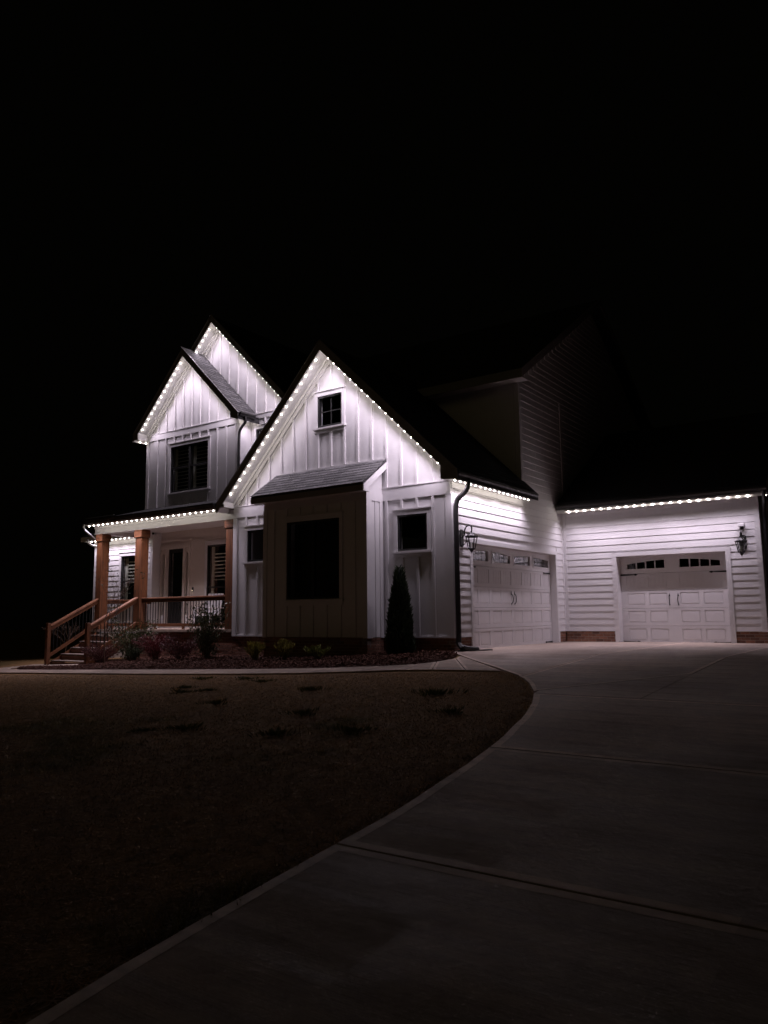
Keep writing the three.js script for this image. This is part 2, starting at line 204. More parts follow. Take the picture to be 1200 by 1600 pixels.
// lap siding, laid board by board: local x along the wall, +z out of it; gaps are [x0, x1, y0, y1]
function lapSiding(wall, L, y0, y1, gaps = [], expo = 0.1755, topAt) {
  const cache = new Map(), r = rng(Math.round(L * 100 + y1 * 10));
  const board = (l, h) => { const k = l.toFixed(3) + h.toFixed(3); if (!cache.has(k)) cache.set(k, exZY([[0.0, 0], [0.019, 0], [0.019, 0.004], [0.006, h], [0.0, h]], 0, l)); return cache.get(k); };
  for (let y = y0; y < y1 - 0.02; y += expo) {
    const h = Math.min(expo, y1 - y); let segs = [[0, L]];
    if (topAt) { const m = topAt(y + h * 0.5); segs = [[m[0], m[1]]]; }
    for (const g of gaps) if (y + h > g[2] + 0.03 && y < g[3] - 0.03) segs = segs.flatMap(([a, b]) => [[a, Math.min(b, g[0])], [Math.max(a, g[1]), b]].filter((s) => s[1] - s[0] > 0.02));
    if (!topAt) segs = segs.flatMap(([a, b]) => { if (b - a < 2.4) return [[a, b]]; const m = a + (b - a) * (0.2 + 0.6 * r()); return [[a, m - 0.0015], [m + 0.0015, b]]; });
    for (const [a, b] of segs) { if (b - a < 0.05) continue; const o = part('siding_board', board(+(b - a).toFixed(3), +h.toFixed(3)), M.siding[Math.floor(r() * 3)], wall); o.position.set(a, y, 0); }
  }
}
// window facing +z: black frame, glass, white casing; pieces are children
function windowAt(parent, x0, x1, y0, y1, z, o = {}) {
  const f = 0.045, fr = exXY(rect(x0, x1, y0, y1), z - 0.08, z + 0.012, [rect(x0 + f, x1 - f, y0 + f, y1 - f)]);
  const cols = o.cols || 1, w = part('window', fr, M.frame, parent);
  const cw = (x1 - x0) / cols;
  for (let c = 0; c < cols; c++) {
    const a = x0 + c * cw, b = a + cw;
    if (c) part('mullion', boxG(a - 0.04, a + 0.04, y0 + f, y1 - f, z - 0.075, z + 0.006), M.frame, w);
    part('pane', boxG(a + f * 0.6, b - f * 0.6, y0 + f * 0.6, y1 - f * 0.6, z - 0.032, z - 0.028), M.glass, w);
    if (o.rail) part('sash_rail', boxG(a + f, b - f, y0 + (y1 - y0) * o.rail - 0.025, y0 + (y1 - y0) * o.rail + 0.025, z - 0.07, z - 0.002), M.frame, w);
    if (o.cross) { const g = z - 0.05; part('muntin', boxG((a + b) / 2 - 0.008, (a + b) / 2 + 0.008, y0 + f, y1 - f, g - 0.012, g + 0.014), M.muntin, w); part('muntin', boxG(a + f, b - f, (y0 + y1) / 2 - 0.01, (y0 + y1) / 2 + 0.01, g - 0.014, g + 0.016), M.muntin, w); }
    if (o.shutter) { // plantation shutters behind the glass
      const sx0 = a + f + 0.11, sx1 = b - f - (cols > 1 ? 0.04 : 0.05), zz = z - 0.15;
      part('shutter_stile', [boxG(a + f, sx0, y0 + f, y1 - f, zz - 0.02, zz + 0.02), boxG(sx1, b - f, y0 + f, y1 - f, zz - 0.02, zz + 0.02)], M.slat, w);
      const slat = boxG(-(sx1 - sx0) / 2, (sx1 - sx0) / 2, -0.005, 0.005, -0.042, 0.042);
      for (let y = o.shutter[0]; y < o.shutter[1]; y += 0.115) { const s = part('shutter_slat', slat, M.slat, w); s.position.set((sx0 + sx1) / 2, y, zz); s.rotation.x = o.tilt ?? 0.35; }
    }
  }
  const t = 0.09, p = 0.034;
  if (!o.noCasing) {
    part('casing', [boxG(x0 - t, x0, y0 - 0.02, y1, z, z + p)], M.trim, w); part('casing', boxG(x1, x1 + t, y0 - 0.02, y1, z, z + p), M.trim, w);
    part('head_casing', [boxG(x0 - t, x1 + t, y1, y1 + t + 0.02, z, z + p + 0.002), boxG(x0 - t - 0.02, x1 + t + 0.02, y1 + t + 0.02, y1 + t + 0.045, z, z + p + 0.022)], M.trim, w);
    part('sill', [boxG(x0 - t - 0.03, x1 + t + 0.03, y0 - 0.06, y0 - 0.02, z, z + 0.075), boxG(x0 - t, x1 + t, y0 - 0.15, y0 - 0.06, z, z + p)], M.trim, w);
  }
  part('room_backing', boxG(x0 - 0.1, x1 + 0.1, y0 - 0.1, y1 + 0.1, z - (o.depth || 1.3), z - (o.depth || 1.3) + 0.02), M.dark, w);
  return w;
}
const hole = (x0, x1, y0, y1) => rect(x0 + 0.01, x1 - 0.01, y0 + 0.01, y1 - 0.01);
const battenG = new Map();
function batten(wall, x, y0, y1, z) { if (y1 - y0 < 0.05) return; const k = (y1 - y0).toFixed(3); if (!battenG.has(k)) battenG.set(k, rboxG(-0.031, 0.031, 0, y1 - y0, 0, 0.03, 0.003, 'y')); const o = part('batten', battenG.get(k), M.trim, wall); o.position.set(x, y0, z); }
const PITCH = 0.406;

// bricks laid in running bond; local x along, +z out
const brickG = rboxG(-0.097, 0.097, -0.0285, 0.0285, -0.045, 0.045, 0.004), halfG = rboxG(-0.0435, 0.0435, -0.0285, 0.0285, -0.045, 0.045, 0.004);
function bricks(x, y, z, turn, L, y0At, y1, single = true, seed = 1) {
  const r = rng(seed), base = Math.min(y0At(0), y0At(L));
  const wall = part('brick_wall', boxG(0, L, base - 0.1, y1 - 0.004, -0.14, -0.006), M.mortar, house), loose = [[], [], [], []]; let row = 0; wall.position.set(x, y, z); wall.rotation.y = turn;
  for (let y = y1 - 0.034; y > base - 0.03; y -= 0.068, row++) {
    for (let q = row % 2 ? 0 : -0.102; q < L; q += 0.204) {
      let a = Math.max(q, 0), b = Math.min(q + 0.194, L); if (b - a < 0.03 || y < y0At((a + b) / 2) - 0.05) continue;
      const full = b - a > 0.15, g = full ? brickG : halfG, k = Math.floor(Math.pow(r(), 1.3) * 4), dz = (r() - 0.5) * 0.006 - 0.043;
      if (single) { const o = part('brick', g, M.brick[k], wall); o.position.set((a + b) / 2, y, dz); o.scale.x = (b - a) / (full ? 0.194 : 0.087); }
      else { const c = g.clone(); c.scale((b - a) / (full ? 0.194 : 0.087), 1, 1); c.translate((a + b) / 2, y, dz); loose[k].push(c); }
    }
  }
  loose.forEach((l, k) => { if (l.length) structure(part('brick_courses', merge(l), M.brick[k], wall), 'stuff'); });
  return wall;
}
// shingle courses on a slope: origin at the lower corner, e1 along the eave, e2 up the slope
function shingles(roof, o, e1, e2, L1, L2, seed, joined) {
  const r = rng(seed), n = new THREE.Vector3().crossVectors(e1, e2).normalize(), tab = 0.31, ex = 0.142, all = [];
  const G = new Map(); const geo = (w) => { const k = w.toFixed(2); if (!G.has(k)) { const g = new THREE.BufferGeometry(), t = 0.011, l = ex + 0.02, v = [[0, 0, 0], [w, 0, 0], [w, l, 0], [0, l, 0], [0, 0, t], [w, 0, t], [w, l, 0.002], [0, l, 0.002]], f = [[4, 5, 6, 7], [0, 1, 5, 4], [1, 2, 6, 5], [3, 0, 4, 7]], p = []; for (const q of f) for (const i of [0, 1, 2, 0, 2, 3]) p.push(...v[q[i]]); g.setAttribute('position', new THREE.Float32BufferAttribute(p, 3)); G.set(k, uvs(g)); } return G.get(k); };
  let row = 0;
  for (let v = 0; v < L2 - 0.02; v += ex, row++) for (let u = -(row % 2) * 0.155 - (row % 3) * 0.05; u < L1; u += tab) {
    const a = Math.max(u, 0), b = Math.min(u + tab - 0.004, L1); if (b - a < 0.04) continue;
    const m = new THREE.Matrix4().makeBasis(e1, e2, n).setPosition(o.clone().addScaledVector(e1, a).addScaledVector(e2, v + (r() - 0.5) * 0.004).addScaledVector(n, 0.002 + (row % 2) * 0.001));
    const g = geo(Math.round((b - a) * 50) / 50 || 0.02), k = Math.floor(r() * 3);
    if (joined) { const c = g.clone(); c.applyMatrix4(m); all.push(c); } else { const s = part('shingle', g, M.shingle[k], roof); s.matrix.copy(m); s.matrix.decompose(s.position, s.quaternion, s.scale); }
  }
  if (joined && all.length) structure(part('shingle_courses', merge(all), M.roofDark, roof), 'stuff');
}

// a steep gable roof with its ridge along z: ax, ay are the apex of the soffit line
function gableRoof({ ax, ay, sl, sr, xl, xr, z0, z1, zr = z1, over, tv = 0.2 }) {
  const yl = (x) => ay - sl * (ax - x), yr = (x) => ay - sr * (x - ax);
  const prism = (x, y, lo, hi, a, b) => exXY([[ax, ay + lo], [ax, ay + hi], [x, y + hi], [x, y + lo]], a, b);
  const roof = part('roof', [prism(xl, yl(xl), 0.025, tv, z1, z0), prism(xr, yr(xr), 0.025, tv, zr, z0)], M.roofDark, house);
  part('soffit', [prism(xl, yl(xl), 0, 0.02, z0 - over - 0.05, z0 - 0.002), prism(xr, yr(xr), 0, 0.02, z0 - over - 0.05, z0 - 0.002)], M.soffit, house);
  for (const [x, y] of [[xl, yl(xl)], [xr, yr(xr)]]) part('fascia', [prism(x, y, -0.03, tv + 0.015, z0, z0 + 0.028), prism(x, y, tv + 0.015, tv + 0.035, z0 - 0.02, z0 + 0.045)], M.fascia, roof);
  return roof;
}
// K-style gutter along a line, cross-section in the plane across it (u out, v up)
const GUT = [[0, 0], [0.075, 0], [0.085, 0.03], [0.115, 0.075], [0.115, 0.12], [0.1, 0.12], [0.1, 0.105], [0.012, 0.105], [0.012, 0.12], [0, 0.12]];

// ---- front gable wing (wall face at z = 0)
const SL = (x) => 7.19 - (x < -3.316 ? 1.05 * (-3.316 - x) : 0.974 * (x + 3.316));        // soffit line over the wall
{
  const W3 = [[-6.08, -5.28, 2.2, 3.0], [-1.39, -0.6, 2.205, 3.005], [-3.716, -2.955, 5.367, 6.145]];
  const wall = part('gable_wall', exXY([[-6.58, 0.31], [0, 0.31], [0, SL(0) - 0.005], [-3.316, 7.185], [-6.58, SL(-6.58) - 0.005]], -0.16, 0, W3.map((w) => hole(...w))), M.white, house);
  part('band_board', [boxG(-6.58, 0.0, 3.365, 3.65, 0, 0.03), boxG(-6.58, 0.03, 3.65, 3.672, 0, 0.045)], M.trim, wall);
  part('corner_board', [boxG(-0.13, 0.022, 0.3, 3.365, -0.0, 0.026), boxG(0, 0.024, 0.3, 3.4, -0.13, -0.001)], M.trim, wall);
  part('corner_board', boxG(-6.6, -6.46, 0.3, 3.365, 0, 0.026), M.trim, wall);
  part('skirt_board', boxG(-6.58, 0.02, 0.3, 0.335, 0, 0.03), M.trim, wall);
  for (const s of [-1, 1]) { // frieze boards under the rake
    const x1 = s < 0 ? -6.57 : 0.0, lo = (x, d) => [x, SL(x) - d];
    part('frieze_board', exXY([[-3.316, 7.188], [x1, SL(x1) - 0.003], [x1, SL(x1) - 0.24], [-3.316, 6.948]], 0, 0.028), M.trim, wall);
    part('crown_moulding', exXY([[-3.316, 7.186], [x1, SL(x1) - 0.004], [x1, SL(x1) - 0.1], [-3.316, 7.09]], 0.028, 0.06), M.trim, wall);
  }
  for (let k = -8; k <= 8; k++) {
    const x = -3.3 + k * PITCH; if (x < -6.45 || x > -0.15) continue;
    let top = SL(x) - 0.24; const low = Math.max(3.672, x > -5.0 && x < -1.7 ? 4.36 : 0);
    if (x > -3.85 && x < -2.82) { batten(wall, x, low, 5.367 - 0.15, 0.0); batten(wall, x, 6.145 + 0.155, top, 0.0); } else batten(wall, x, low, top, 0);
    for (const [a, b, c, d] of W3.slice(0, 2)) if (x > a - 0.12 && x < b + 0.12) { batten(wall, x, 0.335, c - 0.15, 0); batten(wall, x, d + 0.155, 3.365, 0); }
    if ((x < -5.0 || x > -1.75) && !W3.slice(0, 2).some(([a, b]) => x > a - 0.12 && x < b + 0.12)) batten(wall, x, 0.335, 3.365, 0);
  }
  for (const w of W3.slice(0, 2)) windowAt(house, ...w, 0, {});
  windowAt(house, ...W3[2], 0, { cross: true });
  const roof = gableRoof({ ax: -3.316, ay: 7.19, sl: 1.05, sr: 0.974, xl: -6.82, xr: 0.4, z0: 0.395, z1: -9.3, zr: -3.66, over: 0.395 });
  // boxed eave returns
  part('eave_return', [exXY([[-6.82, 3.625], [-6.575, 3.625], [-6.575, SL(-6.575) - 0.002], [-6.82, SL(-6.82) - 0.002]], 0.0, 0.39)], M.trim, roof);
  part('eave_return', exXY([[-6.84, 3.69], [-6.578, 3.69], [-6.578, SL(-6.578) + 0.02], [-6.84, SL(-6.84) + 0.02]], 0.395, 0.421), M.fascia, roof);
  part('eave_return', exXY([[0.0, 3.63], [0.4, 3.63], [0.4, SL(0.4) + 0.02], [0.0, SL(0) + 0.02]], 0.395, 0.421), M.fascia, roof);
  part('eave_soffit', boxG(0.0, 0.31, 3.63, 3.645, -3.56, 0.394), M.soffit, roof);
  part('eave_fascia', boxG(0.29, 0.31, 3.6, 3.79, -3.56, 0.394), M.trim, roof);
  const g = exXY(GUT, -3.62, 0.36); g.translate(0.312, 3.64, 0); part('gutter', g, M.black, roof);
  shingles(roof, new THREE.Vector3(0.42, SL(0.42) + 0.205, 0.42), new THREE.Vector3(0, 0, -1), new THREE.Vector3(-1, 0.974, 0).normalize(), 3.9, 5.1, 5, true);
}
// ---- window bay on the gable wing (face at z = 0.626)
{
  const Z = 0.626, X0 = -4.885, X1 = -1.8, w = [-4.14, -2.545, 1.185, 3.0];
  const bay = part('bay_wall', [exXY(rect(X0, X1, 0.315, 3.53), Z - 0.14, Z, [hole(...w)]), boxG(X1 - 0.12, X1, 0.315, 3.53, 0.001, Z - 0.141), boxG(X0, X0 + 0.12, 0.315, 3.53, 0.001, Z - 0.141)], M.white, house);
  part('corner_board', [boxG(X1 - 0.1, X1 + 0.024, 0.3, 3.34, Z, Z + 0.024), boxG(X1, X1 + 0.024, 0.3, 3.34, Z - 0.17, Z - 0.001)], M.trim, bay);
  part('corner_board', [boxG(X0 - 0.024, X0 + 0.1, 0.3, 3.34, Z, Z + 0.024)], M.trim, bay);
  part('corner_board', boxG(X1, X1 + 0.022, 0.3, 3.34, 0.03, 0.14), M.trim, bay);
  part('frieze_board', [boxG(X0, X1 + 0.026, 3.34, 3.52, Z + 0.0005, Z + 0.027), boxG(X1 + 0.0005, X1 + 0.026, 3.34, 3.52, 0.031, Z)], M.trim, bay);
  part('gable_end', exZY([[0.03, 3.52], [Z, 3.52], [Z, 3.72], [0.03, 4.22]], X1 - 0.1, X1 + 0.004), M.white, bay);
  for (let k = -3; k <= 3; k++) { const x = -3.343 + k * PITCH; const inW = x > w[0] - 0.12 && x < w[1] + 0.12; if (inW) { batten(bay, x, 0.32, w[2] - 0.15, Z); batten(bay, x, w[3] + 0.155, 3.34, Z); } else batten(bay, x, 0.32, 3.34, Z); }
  { const b = part('batten', boxG(X1, X1 + 0.02, 0.32, 3.34, 0.27, 0.32), M.trim, bay); }
  windowAt(house, ...w, Z, { cols: 2, depth: 0.4 });
  const e0 = [0.93, 3.68], e1 = [0.005, 4.335], dz = e1[0] - e0[0], dy = e1[1] - e0[1], l = Math.hypot(dz, dy);
  const roof = part('bay_roof', exZY([[e0[0], e0[1] - 0.05], [e1[0], e1[1] - 0.05], [e1[0], e1[1]], [e0[0], e0[1]]], -5.05, -1.66), M.shingle[0], house);
  shingles(roof, new THREE.Vector3(-5.07, e0[1] - 0.006, e0[0] + 0.012), new THREE.Vector3(1, 0, 0), new THREE.Vector3(0, dy / l, dz / l), 3.43, l, 9, false);
  part('fascia', boxG(-5.05, -1.66, 3.5, 3.655, 0.9, 0.924), M.fascia, roof);
  part('soffit', boxG(-5.04, -1.67, 3.505, 3.522, Z + 0.03, 0.9), M.soffit, roof);
  for (const x of [-5.05, -1.684]) part('rake_board', exZY([[0.926, 3.5], [0.926, 3.665], [0.006, 4.315], [0.006, 4.12], [0.72, 3.6], [0.72, 3.5]], x - (x < -3 ? 0.024 : 0), x + (x < -3 ? 0 : 0.024)), M.trim, roof);
  part('flashing', boxG(-5.05, -1.66, 4.325, 4.36, 0.001, 0.03), M.trim, roof);
}
// ---- garage wing side wall (x = 0 face, runs back along -z), one storey in front and two storeys behind
const ROOF2 = { z0: -3.53, y0: 6.78, zr: -9.3, slope: 0.635 };
{
  const wall = sideways('siding_wall', 0, 0, 0, house), op = [0.857, 5.5, 0, 2.365];
  part('sheathing', [exXY([[0.02, 0.31], [0.757, 0.31], [0.757, -0.05], [0.845, -0.05], [0.845, 2.375], [5.512, 2.375], [5.512, -0.05], [5.6, -0.05], [5.6, 0.31], [6.35, 0.31], [6.35, 3.9], [12, 3.9], [12, 6.75], [3.53, 6.75], [3.53, 3.63], [0.02, 3.63]], -0.12, -0.001), exXY([[3.4, 6.7], [15.2, 6.7], [9.3, 10.45]], -0.12, -0.002)], M.white, wall);
  lapSiding(wall, 6.09, 0.31, 3.63, [[-1, 0.135, 0, 9], [0.745, 5.615, 0, 2.46]]);
  lapSiding(wall, 12, 3.63, 6.75, [[-1, 3.64, 0, 20], [6.2, 6.29, 0, 20]]);
  lapSiding(wall, 12, 6.75, 10.4, [], 0.1755, (y) => [Math.max(3.6, 9.3 - (10.4 - y) / 0.635), Math.min(15, 9.3 + (10.4 - y) / 0.635)]);
  part('corner_board', [boxG(3.53, 3.64, 3.8, 6.75, 0, 0.024)], M.trim, wall);
  part('corner_board', [boxG(6.2, 6.29, 3.8, 6.72, 0, 0.03)], M.trim, wall);
  part('corner_board', boxG(6.0, 6.09, 0.31, 3.6, 0, 0.03), M.trim, wall);
  part('frieze_board', boxG(0.0, 3.55, 3.5, 3.63, 0, 0.03), M.trim, wall);
  part('door_casing', [boxG(0.745, 0.857, -0.02, 2.365, -0.12, 0.03), boxG(5.5, 5.615, -0.02, 2.365, -0.12, 0.03), boxG(0.745, 5.615, 2.365, 2.46, -0.12, 0.031)], M.trim, wall);
  part('door_jamb', [boxG(0.81, 0.856, -0.02, 2.36, -0.3, -0.121), boxG(5.501, 5.55, -0.02, 2.36, -0.3, -0.121), boxG(0.81, 5.55, 2.366, 2.41, -0.3, -0.121)], M.trim, wall);
  bricks(0, 0, 0, Math.PI / 2, 0.745, () => 0, 0.305, true, 3);
  bricks(0, 0, -5.615, Math.PI / 2, 0.46, () => 0, 0.305, true, 4);
  part('window_jamb', boxG(-6.7, -0.125, 3.6, 6.75, -3.65, -3.53), M.white, house).name = numbered('upper_wall');
}
// ---- second storey roof, ridge along x
{
  const e = 0.39, yS = 6.72, zE = -3.53 + e, zr = -9.3, rise = (zE - zr) * 0.635;
  const roof = part('roof', [exZY([[zE, yS + 0.02], [zr, yS + 0.02 + rise], [zr, yS + 0.2 + rise], [zE, yS + 0.2]], -14, 0.3), exZY([[2 * zr - zE, yS + 0.02], [zr, yS + 0.02 + rise], [zr, yS + 0.2 + rise], [2 * zr - zE, yS + 0.2]], -14, 0.3)], M.roofDark, house);
  part('soffit', [boxG(-6.6, 0.3, yS - 0.02, yS + 0.015, -3.53, zE), exZY([[-3.5, yS + 0.02 + e * 0.635 - 0.022], [zr, yS + rise], [zr, yS + rise - 0.02], [-3.5, yS + e * 0.635 - 0.024]], 0.03, 0.3)], M.soffit, roof);
  part('fascia', [exZY([[zE + 0.02, yS - 0.02], [zr, yS + rise - 0.02], [zr, yS + rise + 0.2], [zE + 0.02, yS + 0.2]], 0.3, 0.33), boxG(-6.6, 0.3, yS - 0.03, yS + 0.2, zE, zE + 0.025)], M.fascia, roof);
  part('fascia', exZY([[2 * zr - zE, yS - 0.02], [zr, yS + rise - 0.02], [zr, yS + rise + 0.2], [2 * zr - zE, yS + 0.2]], 0.3, 0.33), M.fascia, roof);
}
// ---- right garage (face at z = -6.09)
const ZG = -6.09;
{
  const wall = new THREE.Group(); wall.name = numbered('siding_wall'); wall.position.set(0, 0, ZG); house.add(wall);
  part('sheathing', exXY([[0, 0.31], [1.38, 0.31], [1.38, -0.05], [1.478, -0.05], [1.478, 2.275], [4.212, 2.275], [4.212, -0.05], [4.31, -0.05], [4.31, 0.31], [5.0, 0.31], [5.0, 3.65], [0, 3.65]], -0.12, -0.001), M.white, wall);
  part('sheathing', boxG(4.88, 5.0, 0.0, 3.65, -8, -0.121), M.white, wall);
  lapSiding(wall, 5.0, 0.31, 3.62, [[-1, 0.03, 0, 9], [4.9, 9, 0, 9], [1.37, 4.32, 0, 2.36]]);
  part('corner_board', boxG(0.032, 0.12, 0.31, 3.6, 0, 0.03), M.trim, wall);
  part('corner_board', [boxG(4.9, 5.024, 0.3, 3.6, 0, 0.028), boxG(5.0, 5.024, 0.3, 3.6, -0.12, -0.001)], M.trim, wall);
  part('frieze_board', boxG(0.12, 4.9, 3.46, 3.62, 0, 0.026), M.trim, wall);
  part('door_casing', [boxG(1.37, 1.49, -0.02, 2.265, -0.12, 0.03), boxG(4.2, 4.32, -0.02, 2.265, -0.12, 0.03), boxG(1.37, 4.32, 2.265, 2.36, -0.12, 0.031)], M.trim, wall);
  part('door_jamb', [boxG(1.44, 1.489, -0.02, 2.26, -0.34, -0.121), boxG(4.201, 4.25, -0.02, 2.26, -0.34, -0.121), boxG(1.44, 4.25, 2.266, 2.31, -0.34, -0.121)], M.trim, wall);
  const zE = ZG + 0.36, s = 0.62, zr = -10.2, r = (zE - zr) * s;
  const roof = part('roof', [exZY([[zE, 3.66], [zr, 3.66 + r], [zr, 3.8 + r], [zE, 3.8]], 0.03, 5.3), exZY([[2 * zr - zE, 3.66], [zr, 3.66 + r], [zr, 3.8 + r], [2 * zr - zE, 3.8]], 0.03, 5.3)], M.roofDark, house);
  part('eave_soffit', boxG(0.03, 5.28, 3.62, 3.64, ZG - 0.02, zE), M.soffit, roof);
  part('eave_fascia', boxG(0.03, 5.28, 3.5, 3.66, zE + 0.001, zE + 0.024), M.trim, roof);
  part('fascia', exZY([[zE + 0.02, 3.56], [zr, 3.6 + r], [zr, 3.82 + r], [zE + 0.02, 3.82]], 5.28, 5.31), M.fascia, roof);
  const g = exZY(GUT.map((p) => [p[0], p[1]]), 0.04, 5.3); g.translate(0, 3.595, zE + 0.026); part('gutter', g, M.black, roof);
  part('downspout', tubeG([[5.22, 3.62, zE + 0.08], [5.22, 3.5, zE + 0.06], [5.16, 3.32, ZG + 0.1], [5.12, 3.15, ZG - 0.06], [5.11, 2.6, ZG - 0.1], [5.11, 0.1, ZG - 0.1]], 0.045, 8, 30), M.black, roof);
  bricks(0.02, 0, ZG, 0, 1.35, () => 0, 0.305, true, 5);
  bricks(4.32, 0, ZG, 0, 0.69, () => -0.02, 0.305, true, 6);
  part('floor_slab', boxG(0.1, 5, -0.2, -0.01, -10, ZG - 0.36), M.dark, house);
}
// ---- brick under the gable wing and bay
{
  bricks(-1.8, 0, 0, 0, 1.8, (x) => H(x - 1.8, 0), 0.305, true, 7);
  bricks(-1.8, 0, 0.626, Math.PI / 2, 0.62, () => -0.05, 0.305, true, 8);
  bricks(-4.885, 0, 0.626, 0, 3.085, (x) => H(x - 4.9, 0.6), 0.305, false, 9);
  bricks(-6.58, 0, 0, 0, 1.695, (x) => H(x - 6.6, 0), 0.305, false, 10);
}

// ---- garage doors: five sections of recessed panels, arched lights on top; local x along, +z out
function garageDoor(parent, W, Hh, groups, o) {
  const rowH = Hh / 5, gw = W / groups;
  const cells = []; for (let g = 0; g < groups; g++) { const m = o.margin; const pw = (gw - 2 * m - o.gap) / 2; cells.push([g * gw + m, g * gw + m + pw], [g * gw + m + pw + o.gap, (g + 1) * gw - m]); }
  for (let r = 0; r < 4; r++) {
    const y0 = r * rowH + (r ? 0.003 : 0.012), y1 = (r + 1) * rowH - 0.003, py0 = r * rowH + 0.085, py1 = (r + 1) * rowH - 0.062;
    part('door_section', [exXY(rect(0, W, y0, y1), 0, 0.014, cells.map((c) => rect(c[0], c[1], py0, py1))), boxG(0, W, y0, y1, -0.04, -0.0005)], M.door, parent);
    for (const c of cells) {
      if (r === 3) { const n = 5, sw = (c[1] - c[0] - 0.012) / n; part('panel', Array.from({ length: n }, (_, k) => boxG(c[0] + 0.006 + k * sw + 0.004, c[0] + 0.006 + (k + 1) * sw - 0.004, py0 + 0.006, py1 - 0.006, 0, 0.006)), M.door, parent); }
      else { const b = 0.018, d = 0.008, g = new THREE.BoxGeometry(1, 1, 1); const P = g.attributes.position; for (let i = 0; i < P.count; i++) { const f = P.getZ(i) > 0, sx = Math.sign(P.getX(i)), sy = Math.sign(P.getY(i)), hw = (c[1] - c[0]) / 2 - 0.016 - (f ? b : 0), hh = (py1 - py0) / 2 - 0.016 - (f ? b : 0); P.setXYZ(i, (c[0] + c[1]) / 2 + sx * hw, (py0 + py1) / 2 + sy * hh, f ? d : 0); } part('panel', uvs(g), M.door, parent); }
    }
  }
  // top section with four-pane arched windows
  const y0 = 4 * rowH + 0.003, y1 = Hh, wins = [];
  for (let g = 0; g < groups; g++) {
    const a = g * gw + o.margin + 0.03, b = (g + 1) * gw - o.margin - 0.03, by = y0 + 0.12, ty = y0 + o.arch[1], lowY = y0 + o.arch[0], left = g % 2 === 0, p = [[a, by], [b, by]];
    for (let k = 0; k <= 8; k++) { const t = k / 8, x = lerp(b, a, t), s = left ? 1 - t : t, rise = Math.sin(s * Math.PI / 2); p.push([x, lerp(lowY, ty, rise)]); }
    wins.push({ a, b, by, p, top: (x) => { const t = (x - a) / (b - a), s = left ? t : 1 - t; return lerp(lowY, ty, Math.sin(s * Math.PI / 2)); } });
  }
  part('door_section', exXY(rect(0, W, y0, y1), -0.04, 0.014, wins.map((w) => w.p)), M.door, parent);
  for (const w of wins) {
    const pw = (w.b - w.a) / 4, zg = o.inside ? -0.012 : -0.028;
    for (let k = 0; k < 4; k++) { const x0 = w.a + k * pw + 0.002, x1 = x0 + pw - 0.004; part('pane', exXY([[x0, w.by - 0.01], [x1, w.by - 0.01], [x1, w.top(x1) + 0.01], [x0, w.top(x0) + 0.01]], zg, zg + 0.003), M.glass, parent); }
    for (let k = 1; k < 4; k++) { const x = w.a + k * pw; part('muntin', o.inside ? boxG(x - 0.014, x + 0.014, w.by, w.top(x), -0.035, -0.016) : boxG(x - 0.014, x + 0.014, w.by, w.top(x), -0.026, 0.01), o.inside ? M.iron : M.door, parent); }
    if (o.inside) part('muntin', boxG(w.a, w.b, w.by + 0.07, w.by + 0.09, -0.036, -0.017), M.iron, parent);
    part('window_surround', exXY([[w.a - 0.035, w.by - 0.035], [w.b + 0.035, w.by - 0.035], ...w.p.slice(2).map((q, i, A) => [lerp((w.a + w.b) / 2, q[0], 1 + 0.07 / (w.b - w.a)), q[1] + 0.035])], 0.0145, 0.026, [w.p]), M.door, parent);
  }
  part('door_seal', boxG(0, W, -0.02, 0.0115, -0.04, 0.0), M.iron, parent);
  part('garage_interior', boxG(0.02, W - 0.02, y0 - 0.2, y1, -1.1, -1.08), M.dark, parent);
  // strap hinges and pull handles
  const strap = (x, s, y) => part('strap_hinge', [exXY([[x, y - 0.022], [x + s * 0.36, y - 0.012], [x + s * 0.4, y - 0.028], [x + s * 0.47, y], [x + s * 0.4, y + 0.028], [x + s * 0.36, y + 0.012], [x, y + 0.022]].sort(() => 0), 0.0146, 0.021)], M.iron, parent);
  for (const y of [0.045, 3.94 * rowH]) { strap(0.005, 1, y); strap(W - 0.005, -1, y); }
  for (const s of [-1, 1]) { const x = W / 2 + s * o.handle; part('pull_handle', [tubeG([[x, rowH * 2.2, 0.02], [x, rowH * 2.26, 0.05], [x - s * 0.006, rowH * 2.45, 0.065], [x, rowH * 2.64, 0.05], [x, rowH * 2.7, 0.02]], 0.011, 6), exXY([[x - 0.022, rowH * 2.66], [x + 0.022, rowH * 2.66], [x, rowH * 2.84]], 0.0146, 0.024), exXY([[x - 0.02, rowH * 2.22], [x, rowH * 2.12], [x + 0.02, rowH * 2.22]], 0.0146, 0.024)], M.iron, parent); }
}
{
  const d1 = sideways('garage_door', -0.17, 0, -0.857, house); garageDoor(d1, 4.643, 2.36, 4, { margin: 0.075, gap: 0.085, arch: [0.31, 0.36], handle: 0.09, inside: true });
  const d2 = new THREE.Group(); d2.name = numbered('garage_door'); d2.position.set(1.49, -0.015, ZG - 0.26); house.add(d2); garageDoor(d2, 2.71, 2.28, 2, { margin: 0.16, gap: 0.095, arch: [0.255, 0.335], handle: 0.11 });
}

